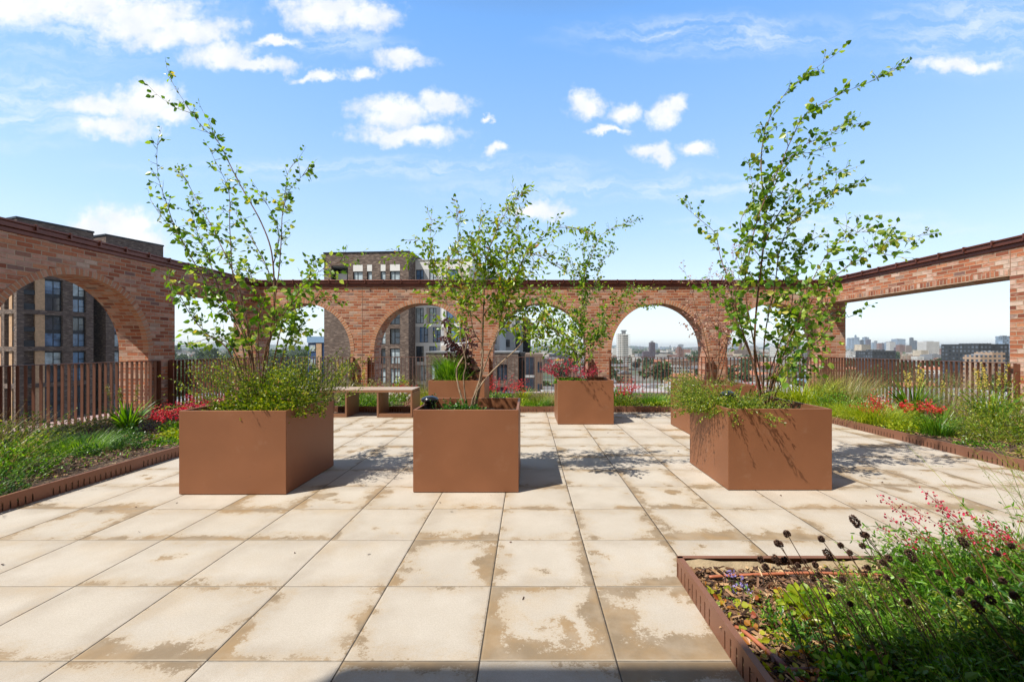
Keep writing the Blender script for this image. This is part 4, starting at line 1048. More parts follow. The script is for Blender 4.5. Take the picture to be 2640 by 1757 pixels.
# lower dark brick block below it
Y = 58.0
fb, x0, x1, z = front_block("apartment_building", "lower brown brick block with flat roof below the second and middle arches", 1098, 1336, 909, Y, None)
c_ = lambda sx: (sx - CX) / F * Y
wz = lambda sy: EYE + (HY - sy) / F * Y
ops = []
for sx in (1110, 1160, 1205, 1281.5):
    for k in range(9): ops.append((c_(sx), c_(sx) + 1.34, wz(980) - 3 * k, wz(939) - 3 * k))
mb = MB(); pierced(mb, (0, Y, 0), (1, 0, 0), (0, 1, 0), x0, x1, GZ, z, ops, 0.25); mb.box(x0, x1, Y + 1, Y + 12, GZ, z - .02); mb.build("brick_wall", M_lb, fb)
for a, b, c, d in ops: window(fb, (0, Y, 0), (1, 0, 0), (0, 1, 0), a, b, c, d, 0.15, (0.5,), (), gr.choice([M_gl2, M_gl]), 0.08)
mb = MB(); mb.box(x0 - .08, x1 + .08, Y - .08, Y + 12, z, z + .2); mb.build("roof_edge", M_gp, fb)
mb = MB(); mb.box(x1 + .002, c_(1353), Y + 0.6, Y + 12, GZ, z); mb.build("shaded_recess", M_shade, fb)
mb = MB(); mb.box(c_(1353) + .002, c_(1400), Y + .3, Y + 14, GZ, z - .15); mb.build("stair_tower", simple("brown_clad", (0.19, 0.135, 0.105), 0.8), fb)
mb = MB()
for k in range(9):
    for j in range(3):
        q = c_(1354.5) + j * 0.40; mb.box(q, q + .36, Y + .26, Y + .298, z - 2.9 - 2.95 * k, z - 0.5 - 2.95 * k)
mb.build("stair_glazing", M_gl, fb)
mb = MB()
for k in range(9): mb.box(c_(1354), c_(1377.5), Y + .24, Y + .299, z - 3.3 - 2.95 * k, z - 2.98 - 2.95 * k)
mb.build("glazing_bar", M_lg, fb)
mb = MB()
for k in range(9):
    for q in (c_(1386), c_(1392)): mb.box(q, q + .22, Y + .27, Y + .299, z - 2.6 - 2.95 * k, z - 1.2 - 2.95 * k)
mb.build("side_window", M_gl, fb)

# small blue building and the tan slab at the left of the first arch
Y = 92.0; c_ = lambda sx: (sx - CX) / F * Y; wz = lambda sy: EYE + (HY - sy) / F * Y
bb = thing("blue_building", "small blue glazed building seen low in the leftmost arch", "building", (c_(815), Y, GZ))
mb = MB(); mb.box(c_(794), c_(840), Y, Y + 9, GZ, wz(883)); mb.build("block", simple("deep_blue_clad", (0.05, 0.10, 0.24), 0.4, 0.1), bb)
mb = MB(); mb.box(c_(793), c_(840), Y - .3, Y + 9, wz(882.6), wz(867)); mb.build("glass_parapet", simple("pale_blue_glass", (0.28, 0.45, 0.68), 0.2), bb)
mb = MB(); mb.box(c_(816), c_(830), Y - .2, Y - .01, GZ, wz(884)); mb.build("tan_panel", M_tan, bb)
for k in range(9): mb = MB(); mb.box(c_(799), c_(813), Y - .12, Y - .01, wz(905) - 3 * k, wz(889) - 3 * k); mb.build("window", M_gl2, bb)
mb = MB(); mb.box(c_(821), c_(850), Y + 12, Y + 20, GZ, EYE + (HY - 760) / F * (Y + 12))
tag(mb.build("tan_slab_block", simple("pale_tan_render", (0.52, 0.40, 0.31), 0.8)), "narrow pale tan tower slab left of the dark brick building", "apartment building")

# flat roofs just below the terrace
def flat_roof(label, x0, x1, y0, y1, z, mat=None):
    t_ = thing("flat_roof_building", label, "building", ((x0 + x1) / 2, (y0 + y1) / 2, GZ))
    mb = MB(); mb.box(x0, x1, y0, y1, GZ, z); mb.build("block", mat or FM['grey'], t_)
    mb = MB()
    for a, b, c, d in ((x0, x1, y0, y0 + .3), (x0, x1, y1 - .3, y1), (x0, x0 + .3, y0 + .3, y1 - .3), (x1 - .3, x1, y0 + .3, y1 - .3)): mb.box(a, b, c, d, z, z + .5)
    mb.build("parapet", M_lg, t_)
    for i in range(6):
        mb = MB(); a = gr.uniform(x0 + 1, x1 - 3); b = gr.uniform(y0 + 1, y1 - 3); mb.box(a, a + gr.uniform(.8, 2.4), b, b + gr.uniform(.8, 2), z, z + gr.uniform(.4, 1.5)); mb.build("roof_unit", M_gp, t_)
flat_roof("grey flat roof with parapets just below the fourth arch", 14, 52, 90, 124, -9.5)
flat_roof("low grey roof with skylights left of the tall trees", 20, 58, 140, 180, -14)
flat_roof("pale flat roof below the middle arch", 1.5, 12, 34, 52, -4.2)
flat_roof("broad grey roof below the rightmost arch", 48, 84, 110, 150, -11)
flat_roof("dark sheds below the right opening", 70, 110, 70, 110, -12)
flat_roof("long grey roof beyond the right opening", 100, 170, 130, 170, -15)
flat_roof("grey workshop roofs beyond the left opening", -105, -60, 120, 170, -14)
flat_roof("pale sheds beyond the leftmost arch", -62, -45, 118, 150, -15)
# ---------------------------------------------------------------- trees in the planters
def smooth_line(P, n):
    """Catmull-Rom through the points, n samples"""
    P = [np.array(p, float) for p in P]; P = [2 * P[0] - P[1]] + P + [2 * P[-1] - P[-2]]; out = []
    m = len(P) - 3
    for i in range(n):
        t = i / (n - 1) * m; k = min(int(t), m - 1); f = t - k
        a, b, c, d = P[k:k + 4]
        out.append(0.5 * ((2 * b) + (-a + c) * f + (2 * a - 5 * b + 4 * c - d) * f * f + (-a + 3 * b - 3 * c + d) * f ** 3))
    return out
def tree(name, label, base, zoom, Y0, branches, leaf, lw, r0, seed, bark, leafmat, twig=0.34, gap=0.042, cat="tree", group=None, start=0.30, leafshape=(0.30, 0.66, 1.0, 0.72), dens=1.0, spread=0.75, hang=0.0, step=0.058):
    """branches: polylines read off the photo in the units of `zoom` (x0, y0, scale), each with how far (m) its tip comes forward or back"""
    g = np.random.default_rng(seed); zx, zy, zs = zoom
    t_ = thing(name, label, cat, base, group); st = MB(); tw = MB(); lv = MB(); LP, LD, LL = [], [], []; lsz = [1.0]
    def twigs(p, d, ln, rad, lev):
        n = max(3, int(ln / 0.05)); pts = [p]; cur = p.copy(); dr = d.copy()
        for i in range(n):
            dr = dr + g.normal(size=3) * 0.13 + np.array((0, 0, 0.05 - hang)); dr /= np.linalg.norm(dr); cur = cur + dr * ln / n; pts.append(cur.copy())
        tw.tube(pts[::2] + ([pts[-1]] if (len(pts) - 1) % 2 else []), list(np.linspace(rad, 0.0007, len(pts[::2]) + (1 if (len(pts) - 1) % 2 else 0))), 3)
        m = max(2, int(ln / gap * dens))
        for i in range(m):
            f = (i + 0.6) / m * (len(pts) - 1); k = min(int(f), len(pts) - 2); q = pts[k] + (pts[k + 1] - pts[k]) * (f - k)
            ld = (pts[k + 1] - pts[k]); ld = ld / (np.linalg.norm(ld) + 1e-9) + g.normal(size=3) * 0.8 + np.array((0, 0, -0.25 - hang)); ld /= np.linalg.norm(ld)
            LP.append(q + ld * 0.012); LD.append(ld); LL.append(leaf * lsz[0] * g.uniform(0.5, 1.2))
        if lev > 0:
            for i in range(g.integers(1, 3)):
                k = g.integers(1, len(pts) - 1); nd = (pts[k + 1] - pts[k]); nd = nd / (np.linalg.norm(nd) + 1e-9) + g.normal(size=3) * 0.7; nd /= np.linalg.norm(nd)
                twigs(pts[k], nd, ln * g.uniform(.35, .6), rad * .6, lev - 1)
    for bi, br in enumerate(branches):
        pts, dy = br[0], br[1]; opt = br[2] if len(br) > 2 else {}
        n0 = len(pts); P3 = []
        for i, (x, y) in enumerate(pts):
            f = i / (n0 - 1); yy = Y0 + opt.get('y0', 0) + dy * f ** 1.3
            P3.append(np.array(at(zx + x / zs, zy + y / zs, yy)))
        if not opt.get('fork'):
            P3[0] = np.array((P3[0][0], P3[0][1], base[2] - 0.03))
        ln = sum(np.linalg.norm(P3[i + 1] - P3[i]) for i in range(n0 - 1)); n = max(8, int(ln / 0.07)); line = smooth_line(P3, n)
        rb = opt.get('r', r0); rad = [max(0.0016, rb * (1 - (i / (n - 1))) ** 0.9) for i in range(n)]
        st.tube(line, rad, 6)
        s0 = opt.get('start', start) if not opt.get('fork') else 0.05
        s_ = s0 * ln; dd = opt.get('d', 1.0)
        while s_ < ln:
            f = s_ / ln; k = min(int(f * (n - 1)), n - 2); tg = line[k + 1] - line[k]; tg /= np.linalg.norm(tg) + 1e-9
            dirn = tg * 0.75 + g.normal(size=3) * spread * np.array((1, 1, .8)) + np.array((0, 0, 0.15)); dirn /= np.linalg.norm(dirn)
            fe = f if not opt.get('fork') else 0.55 + 0.45 * f
            lsz[0] = 1.25 - 0.50 * fe
            L_ = twig * g.uniform(0.35, 1.1) * (1.1 - 0.45 * f) * opt.get('tw', 1.0)
            twigs(line[k].copy(), dirn, L_, 0.0026, 1 if g.random() < 0.45 else 0)
            s_ += g.uniform(0.5, 1.5) * step / dd * (0.42 + 0.72 * fe)
        twigs(line[-1].copy(), (line[-1] - line[-2]) / (np.linalg.norm(line[-1] - line[-2]) + 1e-9), twig * .4, 0.0018, 0)
    st.build("stems", bark, t_, smooth=True)
    lv.leaves(LP, LD, np.array(LL), np.array(LL) * lw, g=g, shape=leafshape)
    c = lv.build("leaves", leafmat, t_); tw.build("twigs", M_stem_br if bark is not M_bark_pale else M_bark, c); return t_
B = (-2.66, 4.55, 0.70)
tree("birch_tree", "multi-stemmed young birch leaning left out of the left planter", (-2.62, 4.50, 0.70), (380, 150, 1.65), 4.50, [
 ([(470, 1450), (500, 1280), (535, 1150), (540, 1000), (535, 880), (520, 790), (480, 690), (430, 600), (385, 520), (340, 430), (300, 355), (240, 300), (190, 235), (150, 175), (110, 110), (82, 40)], .15, dict(start=.45, d=.62, tw=.45, r=.010)),
 ([(190, 235), (120, 210), (60, 170), (30, 145)], 0, dict(fork=1, y0=.13, r=.003, d=.6, tw=.3)),
 ([(300, 355), (280, 320), (265, 270), (235, 225)], 0, dict(fork=1, y0=.10, r=.003, d=.7, tw=.3)),
 ([(480, 1450), (540, 1050), (560, 900), (570, 760), (575, 660), (600, 570), (650, 510), (690, 475)], -.3, dict(d=.75, tw=.7, start=.4)),
 ([(575, 660), (590, 540), (600, 480), (645, 425)], 0, dict(fork=1, y0=-.25, r=.003, tw=.3)),
 ([(460, 1450), (430, 1250), (370, 1100), (280, 1000), (200, 870), (150, 780), (110, 700), (80, 610), (50, 520), (40, 430), (45, 350)], -.35, dict(tw=.55)),
 ([(150, 780), (90, 710), (50, 660), (15, 605)], 0, dict(fork=1, y0=-.2, r=.003, tw=.4)),
 ([(440, 1450), (400, 1200), (330, 1050), (270, 880), (230, 790), (200, 700), (180, 635)], .35, dict(tw=.8, d=1.2)),
 ([(470, 1450), (440, 1200), (400, 1050), (365, 930), (355, 800), (350, 700), (350, 600), (335, 530), (290, 440), (265, 385)], .1, dict(tw=.55, d=1.2)),
 ([(450, 1450), (420, 1100), (360, 900), (310, 790), (260, 690), (210, 600), (160, 510), (140, 470)], .5, dict(tw=.55)),
 ([(480, 1450), (500, 1250), (560, 1120), (640, 1000), (700, 930), (780, 880), (880, 850)], -.45, dict(tw=.9, d=1.35, start=.25)),
 ([(500, 1450), (560, 1180), (600, 1100), (680, 1050), (760, 1020), (812, 1030)], .25, dict(tw=.9, d=1.2, start=.25)),
 ([(440, 1450), (350, 1250), (250, 1170), (190, 1100), (150, 1030), (110, 950), (80, 925)], -.4, dict(tw=.9, d=1.25, start=.25)),
 ([(450, 1450), (380, 1270), (300, 1190), (200, 1210), (150, 1225)], .3, dict(tw=.7)),
 ([(540, 980), (500, 870), (440, 760), (400, 700), (370, 650)], .3, dict(fork=1, r=.006, y0=.1, tw=.7)),
 ([(535, 880), (560, 760), (530, 660), (470, 560)], -.2, dict(fork=1, r=.005, y0=0, tw=.6)),
 ([(490, 1450), (470, 1200), (480, 1050), (450, 950), (430, 900)], -.3, dict(tw=.9, d=1.5, start=.2)),
 ([(480, 1450), (420, 1180), (300, 1050), (220, 1000), (160, 980)], .1, dict(tw=1.0, d=1.4, start=.2)),
 ([(500, 1450), (600, 1200), (650, 1150), (590, 1080), (640, 990)], .35, dict(tw=.9, d=1.3, start=.2))],
 0.062, 0.74, 0.0075, 3, M_bark, L['birch'], step=.070)
tree("serviceberry_tree", "open multi-stemmed shrub tree with bare pale stems in the middle planter", (-0.62, 4.60, 0.66), (980, 460, 2.529), 4.60, [
 ([(555, 1510), (545, 1480), (510, 1350), (500, 1240), (550, 1140), (560, 1020), (490, 900), (430, 800), (400, 720), (360, 600), (330, 480), (330, 330), (335, 240)], .25, dict(start=.58, r=.012)),
 ([(580, 1510), (565, 1480), (550, 1380), (545, 1280), (560, 1200), (520, 1000), (540, 850), (600, 700), (620, 560), (600, 470)], -.25, dict(start=.55)),
 ([(590, 1510), (600, 1450), (640, 1350), (665, 1200), (668, 1090), (610, 1000), (590, 880), (560, 760), (530, 640), (510, 500), (505, 300), (500, 240)], -.2, dict(start=.55)),
 ([(600, 1510), (630, 1450), (660, 1300), (668, 1100), (672, 900), (680, 700), (690, 520), (760, 340), (820, 220), (900, 130), (940, 90)], .1, dict(start=.5, r=.014, d=1.1)),
 ([(600, 1510), (610, 1430), (650, 1310), (720, 1120), (770, 1000), (790, 880), (850, 740), (900, 600), (960, 480), (1080, 370), (1200, 310), (1320, 345)], -.2, dict(start=.42)),
 ([(610, 1510), (630, 1400), (700, 1290), (800, 1190), (890, 1110), (960, 1030), (1040, 1000), (1130, 960)], -.3, dict(start=.72, d=1.6, r=.011)),
 ([(690, 520), (640, 400), (650, 300), (660, 250)], .3, dict(fork=1, r=.005, y0=.05)),
 ([(350, 590), (250, 520), (150, 490), (60, 500)], 0, dict(fork=1, r=.005, y0=.18, tw=.6)),
 ([(330, 480), (260, 400), (215, 400)], 0, dict(fork=1, r=.004, y0=.2, tw=.6)),
 ([(960, 480), (1050, 510), (1130, 560), (1180, 590)], 0, dict(fork=1, r=.005, y0=-.15, tw=.8)),
 ([(770, 1000), (850, 900), (950, 850), (1050, 830), (1150, 880)], .3, dict(fork=1, r=.007, y0=-.1, d=1.5)),
 ([(680, 700), (760, 560), (860, 470), (900, 350), (880, 200)], .3, dict(fork=1, r=.007, y0=.05, d=1.1)),
 ([(560, 1020), (450, 960), (380, 930), (350, 1010)], .1, dict(fork=1, r=.006, y0=.1, tw=.7)),
 ([(790, 880), (840, 700), (830, 560), (850, 400)], .2, dict(fork=1, r=.006, y0=-.1)),
 ([(672, 900), (740, 800), (860, 700), (960, 640), (1010, 560)], -.2, dict(fork=1, r=.006, y0=.05)),
 ([(590, 880), (480, 760), (440, 620), (470, 480), (560, 380)], .3, dict(fork=1, r=.006, y0=-.1)),
 ([(920, 1070), (980, 950), (1050, 940), (1160, 1010), (1200, 1080)], 0, dict(fork=1, r=.005, y0=-.25, d=1.8)),
 ([(430, 800), (350, 740), (270, 720)], -.1, dict(fork=1, r=.004, y0=.15, tw=.6))],
 0.072, 0.45, 0.0105, 5, M_bark_pale, L['amel'], twig=.30, gap=.040, leafshape=(0.3, 0.65, 1.0, 0.85), dens=1.35, step=.029)
tree("birch_tree", "slim young birch rising from the crimson flowers of the planter right of centre", (0.98, 8.26, 0.70), (980, 460, 2.529), 8.26, [
 ([(1330, 1340), (1335, 1150), (1320, 1000), (1310, 850), (1330, 700), (1340, 600), (1390, 470), (1430, 380), (1540, 310), (1670, 280)], .2, dict(start=.2, tw=.8)),
 ([(1340, 1340), (1370, 1150), (1410, 1030), (1480, 850), (1560, 760), (1680, 720), (1800, 720)], -.4, dict(start=.3, tw=.7)),
 ([(1320, 1340), (1280, 1150), (1180, 1080), (1080, 1100), (1030, 1070)], -.3, dict(start=.2)),
 ([(1320, 1200), (1280, 1000), (1200, 850), (1130, 760), (1060, 740)], .3, dict(fork=1, r=.007)),
 ([(1340, 1100), (1430, 1000), (1540, 880), (1650, 830), (1780, 820)], -.2, dict(fork=1, r=.006, tw=.8)),
 ([(1330, 700), (1280, 600), (1220, 530), (1210, 480)], .2, dict(fork=1, r=.006, y0=.1)),
 ([(1340, 600), (1320, 450), (1370, 350)], -.2, dict(fork=1, r=.005, y0=.1, tw=.7)),
 ([(1310, 850), (1400, 700), (1440, 560), (1500, 480)], .2, dict(fork=1, r=.006, y0=0)),
 ([(1320, 1050), (1220, 950), (1130, 930), (1080, 860)], .2, dict(fork=1, r=.006, y0=0)),
 ([(1330, 1150), (1250, 1100), (1200, 1000), (1150, 1000)], .4, dict(fork=1, r=.006, y0=0)),
 ([(1340, 1150), (1420, 1080), (1470, 990), (1430, 930)], -.3, dict(fork=1, r=.006, y0=0))],
 0.070, 0.72, 0.013, 8, M_bark_pale, L['birch'], twig=.42, gap=.042, start=.2, dens=1.2, step=.040)
tree("birch_tree", "tallest birch with large leaves leaning right out of the right front planter", (2.30, 4.72, 0.67), (1500, 100, 1.568), 4.72, [
 ([(740, 1500), (715, 1420), (700, 1300), (700, 1170), (715, 1000), (735, 830), (740, 720), (735, 640), (727, 560), (725, 480), (735, 400), (750, 340), (800, 250), (870, 180), (930, 130), (1025, 65)], .1, dict(start=.25, r=.013, tw=.6, d=.85)),
 ([(740, 1500), (730, 1400), (690, 1200), (660, 1000), (680, 850), (720, 700), (790, 540), (850, 400), (900, 310), (990, 250), (1100, 200), (1200, 160), (1280, 115)], -.3, dict(start=.25, tw=.55, d=.95)),
 ([(740, 1500), (735, 1400), (740, 1200), (780, 1000), (800, 850), (850, 740), (930, 670), (1000, 630), (1110, 590)], .4, dict(d=1.1)),
 ([(745, 1500), (760, 1400), (800, 1280), (870, 1150), (920, 1000), (1000, 860), (1090, 790), (1170, 780)], -.4, dict(d=1.2)),
 ([(750, 1500), (770, 1400), (850, 1200), (950, 1030), (1060, 930), (1180, 840), (1290, 810), (1400, 790)], -.2, dict(d=1.1, tw=.8)),
 ([(1180, 840), (1220, 870), (1270, 880)], 0, dict(fork=1, r=.004, y0=-.2, d=1.6)),
 ([(735, 1500), (720, 1400), (670, 1250), (620, 1130), (600, 1000), (560, 880), (540, 790), (490, 740), (430, 690), (410, 665)], .3, dict(start=.3, d=.55, tw=.6)),
 ([(735, 1500), (700, 1350), (640, 1150), (600, 1050), (520, 1030), (450, 985)], .2, dict(start=.35, d=.7, tw=.6)),
 ([(740, 720), (780, 590), (830, 510), (900, 430), (1000, 390), (1060, 350), (1125, 345)], .3, dict(fork=1, r=.007, tw=.6, d=.9)),
 ([(950, 1030), (1000, 1110), (1060, 1130), (1140, 1090)], 0, dict(fork=1, r=.005, y0=-.1, d=1.0, tw=.6)),
 ([(760, 1500), (790, 1420), (830, 1370), (890, 1370)], -.2, dict(start=.4, d=1.6)),
 ([(735, 830), (800, 700), (870, 620), (960, 560), (1080, 530)], .2, dict(fork=1, r=.007)),
 ([(735, 900), (640, 760), (690, 640), (680, 540), (675, 505)], .3, dict(fork=1, r=.005, tw=.5, d=.6)),
 ([(740, 1500), (760, 1350), (840, 1120), (860, 950), (880, 850), (950, 800)], .45, dict(d=1.2)),
 ([(735, 640), (770, 560), (850, 470), (920, 460), (1000, 440)], -.2, dict(fork=1, r=.006, tw=.6)),
 ([(745, 1500), (790, 1330), (900, 1220), (960, 1150), (990, 1080)], .4, dict(d=1.3, start=.35)),
 ([(735, 1500), (690, 1300), (650, 1180), (620, 1060), (640, 930), (660, 850)], -.3, dict(d=1.0, start=.3)),
 ([(750, 1500), (800, 1340), (910, 1260), (980, 1200)], -.45, dict(d=1.2, start=.4))],
 0.072, 0.80, 0.0085, 14, M_bark, L['birch'], twig=.36, gap=.046, spread=.7, step=.050)
tree("spirea_shrub", "thin faded shrub with pinkish dry leaves behind the tallest birch", (2.92, 7.25, 0.70), (1740, 500, 2.6125), 7.25, [
 ([(270, 1330), (265, 1270), (240, 1150), (310, 1050), (370, 900), (380, 750), (400, 600), (390, 450), (420, 320)], .2, dict(start=.4)),
 ([(265, 1330), (260, 1270), (230, 1100), (200, 950), (150, 800), (110, 650), (60, 500)], -.3, dict(start=.45)),
 ([(275, 1330), (330, 1130), (350, 950), (240, 850), (220, 650), (240, 520)], .3, dict(start=.4)),
 ([(275, 1330), (290, 1200), (300, 1000), (290, 850), (310, 700), (340, 560)], -.2, dict(start=.4)),
 ([(265, 1330), (250, 1200), (180, 1000), (120, 850), (100, 760)], .1, dict(start=.45)),
 ([(275, 1330), (300, 1150), (360, 980), (420, 850), (440, 700)], .2, dict(start=.4))],
 0.045, 0.7, 0.011, 17, M_bark, L['pinkdry'], twig=.34, gap=.030, dens=1.1)

# ---------------------------------------------------------------- herbs, grasses, shrubs
def mound(mb, n, cx, cy, cz, rx, ry, rz, leaf, lw, g, shell=0.45, up=0.5, **kw):
    if leaf < .04: n = int(n * .62); leaf *= 1.42
    d = g.normal(size=(n, 3)); d[:, 2] = np.abs(d[:, 2]) * 0.9 + 0.02; d /= np.linalg.norm(d, axis=1, keepdims=True)
    f = shell + (1 - shell) * g.random((n, 1)) ** 0.6
    bump_ = 1 + 0.22 * np.sin(d[:, :1] * 7 + d[:, 1:2] * 5 + cx * 9) * np.cos(d[:, 2:] * 8 + cy * 7)
    p = d * f * bump_ * (rx, ry, rz) + (cx, cy, cz)
    mb.leaves(p, d * (1, 1, .6) + g.normal(size=(n, 3)) * 0.55 + (0, 0, up), leaf * g.uniform(.6, 1.2, n), leaf * lw * g.uniform(.8, 1.1, n), g=g, **kw)
def wisps(mb, stm, n, cx, cy, cz, rx, ry, h, leaf, lw, g, lean=0.5, az0=None, per=14, stem_r=0.0011, tipc=None):
    """thin leafy stems"""
    for i in range(n):
        a = g.random() * 6.28; r_ = math.sqrt(g.random()); p = np.array((cx + math.cos(a) * r_ * rx, cy + math.sin(a) * r_ * ry, cz))
        az = a if az0 is None else az0 + g.normal() * 0.5
        ln = h * g.uniform(.55, 1.1); th = lean * g.uniform(.2, 1.2) * (0.4 + r_); pts = [p.copy()]
        for k in range(6):
            th += 0.09; pts.append(pts[-1] + np.array((math.cos(az) * math.sin(th), math.sin(az) * math.sin(th), math.cos(th))) * ln / 6 + g.normal(size=3) * .008)
        stm.tube(pts, [stem_r * 1.5, stem_r * 1.3, stem_r * 1.2, stem_r, stem_r, stem_r * .8, stem_r * .6], 3, float(g.random()))
        PT = np.array(pts); f = g.random(per) ** 0.8 * 5.999; k = f.astype(int); q = PT[k] + (PT[k + 1] - PT[k]) * (f - k)[:, None]
        dd = (PT[k + 1] - PT[k]); dd /= np.linalg.norm(dd, axis=1, keepdims=True)
        mb.leaves(q, dd * .8 + g.normal(size=(per, 3)) * .8, leaf * g.uniform(.6, 1.1, per), leaf * lw, g=g)
g = np.random.default_rng(31)
# left planter mound
t_ = thing("leafy_shrub", "dense bushy mound of tiny yellow-green leaves filling the left planter", "shrub", (-2.7, 4.6, 0.72))
mb = MB(); s = MB()
mound(mb, 6500, -2.55, 4.52, .66, .44, .42, .52, .024, .62, g, .35)
mound(mb, 2200, -2.95, 4.60, .66, .34, .36, .30, .024, .62, g, .35)
mound(mb, 1500, -2.45, 4.25, .70, .28, .16, .20, .022, .62, g, .35)
mound(mb, 260, -2.36, 4.16, .77, .10, .07, .07, .022, .62, g, .3)
wisps(mb, s, 230, -2.6, 4.6, .90, .62, .40, .50, .026, .45, g, 0.45, per=18)
wisps(mb, s, 46, -3.1, 4.6, .75, .30, .35, .55, .028, .5, g, 0.9, math.pi, per=14)
wisps(mb, s, 22, -2.3, 4.7, .80, .25, .35, .50, .026, .5, g, 0.8, 0.2, per=14)
mb.build("leaves", L['shrub'], t_); s.build("stems", M_stem, t_)
# middle planter ground cover
t_ = thing("low_shrub", "low dark green creeping shrub along the front of the middle planter", "shrub", (-.72, 4.45, .68))
mb = MB(); mound(mb, 1500, -.70, 4.42, .64, .24, .22, .17, .030, .55, g, .3); mound(mb, 600, -.52, 4.36, .64, .14, .16, .15, .030, .55, g, .3); s = MB(); wisps(mb, s, 10, -.78, 4.45, .74, .2, .15, .16, .022, .5, g, .2, per=12)
mb.build("leaves", L['dark'], t_); s.build("stems", M_stem, t_)
# back-left planter: bright grassy shrub and purple shrub
t_ = thing("grassy_shrub", "bright green feathery upright plant at the left of the rear planter", "shrub", (-1.52, 8.25, .7))
mb = MB(); n = 900; a = g.random(n) * 6.28; r_ = np.sqrt(g.random(n)) * .26
mb.blades(np.stack([-1.47 + np.cos(a) * r_, 8.2 + np.sin(a) * r_, np.full(n, .68) + g.random(n) * .25], 1), a, g.uniform(.05, .6, n), g.uniform(.22, .50, n), .010, .5, 4, g=g)
n = 60; a = g.random(n) * 6.28; mb.blades(np.stack([-1.3 + np.cos(a) * .12, 8.0 + np.sin(a) * .1, np.full(n, .70)], 1), a, g.uniform(.3, .9, n), g.uniform(.3, .55, n), .009, .9, 5, g=g)
mb.build("blades", L['green'], t_)
tree("purple_shrub", "upright shrub with dark purple leaves in the rear planter", (-1.12, 8.3, .70), (980, 460, 2.529), 8.3, [
 ([(560, 1340), (540, 1200), (500, 1100), (450, 1000), (440, 930), (425, 960)], .1, {}), ([(575, 1340), (570, 1180), (560, 1050), (560, 950)], .2, {}), ([(570, 1340), (540, 1150), (470, 1080), (410, 1050)], -.1, {}),
 ([(580, 1340), (590, 1220), (600, 1120), (585, 1010)], -.1, {}), ([(560, 1340), (510, 1240), (480, 1170), (440, 1110)], .2, {}), ([(565, 1340), (530, 1250), (550, 1150), (530, 1080)], -.2, {})],
 .070, .75, .009, 21, M_stem_br, L['purple'], twig=.24, gap=.034, cat="shrub", start=.15, dens=1.5, step=.04)
# crimson flowers of the planter right of centre
def flowers(name, label, x, y, z0, n, h, rx, ry, leafk, petk, seed, psize=.016, per=16, lean=.35, base_n=500, base_leaf=.04, base_h=.14, panlen=.38, cat="flowers", group=None, az0=None, stemm=None, pw=.9):
    g = np.random.default_rng(seed); t_ = thing(name, label, cat, (x, y, z0), group)
    lf = MB(); pe = MB(); s = MB()
    if base_n: mound(lf, base_n, x, y, z0 - .02, rx * 1.0, ry * 1.0, base_h, base_leaf, .8, g, .2)
    for i in range(n):
        a = g.random() * 6.28; r_ = math.sqrt(g.random()); p = np.array((x + math.cos(a) * r_ * rx * .8, y + math.sin(a) * r_ * ry * .8, z0 + .02)); az = a if az0 is None else az0 + g.normal() * .45
        ln = h * g.uniform(.7, 1.1); th = lean * g.uniform(.1, 1.1); pts = [p]
        for k in range(7): th += .035; pts.append(pts[-1] + np.array((math.cos(az) * math.sin(th), math.sin(az) * math.sin(th), math.cos(th))) * ln / 7)
        s.tube(pts, [.0016] * 7 + [.0008], 3, float(g.random())); PT = np.array(pts)
        f = 7 * (1 - g.random(per) * panlen); f = np.clip(f, 0, 6.999); k = f.astype(int); q = PT[k] + (PT[k + 1] - PT[k]) * (f - k)[:, None] + g.normal(size=(per, 3)) * (.016, .016, .010)
        pe.leaves(q, g.normal(size=(per, 3)) + (0, 0, -.2), psize * g.uniform(.7, 1.2, per), psize * pw, g=g, fold=.5)
    if base_n: lf.build("leaves", L[leafk], t_)
    s.build("stems", stemm or M_stem_br, t_); pe.build("flowers", L[petk], t_); return t_
flowers("coral_bells", "crimson flower sprays over the left rim of the planter right of centre", .80, 8.10, .72, 60, .50, .34, .26, 'green', 'pink', 41, .024, 15, 1.0, 600, .05, .10, .5)
# right front planter: wiry herbs spilling over
t_ = thing("wiry_herbs", "tangle of wiry grey-green herbs spilling over the left rim of the right front planter", "herbs", (2.2, 4.8, .7))
mb = MB(); s = MB()
wisps(mb, s, 340, 2.15, 4.75, .68, .26, .50, .34, .030, .35, g, 0.9, per=22)
wisps(mb, s, 170, 1.98, 4.95, .70, .14, .34, .44, .028, .35, g, 0.95, math.pi - .3, per=18)
wisps(mb, s, 70, 2.35, 4.55, .68, .24, .2, .26, .026, .35, g, 0.9, per=22)
for (x, y) in ((1.92, 5.15), (1.93, 5.02), (1.915, 4.60), (1.915, 4.52), (2.0, 4.19)):
    for i in range(3):
        pts = [np.array((x + .04, y + g.normal() * .02, .775)), np.array((x - .02, y + g.normal() * .02, .80))]
        for k in range(5): pts.append(pts[-1] + np.array((-.004 + g.normal() * .004, g.normal() * .012, -.04 * g.uniform(.6, 1.2))))
        s.tube(pts, .001, 3, .5); PT = np.array(pts); k = g.integers(1, 6, 16); mb.leaves(PT[k], g.normal(size=(16, 3)) + (0, 0, -.6), .022, .007, g=g)
mound(mb, 2200, 2.2, 4.78, .62, .28, .48, .20, .026, .4, g, .3)
mb.build("leaves", L['shrub'], t_); s.build("stems", M_stem, t_)
t_ = thing("grass_tuft", "few thin grass tufts at the right rim inside the right front planter", "grass", (2.62, 4.6, .67))
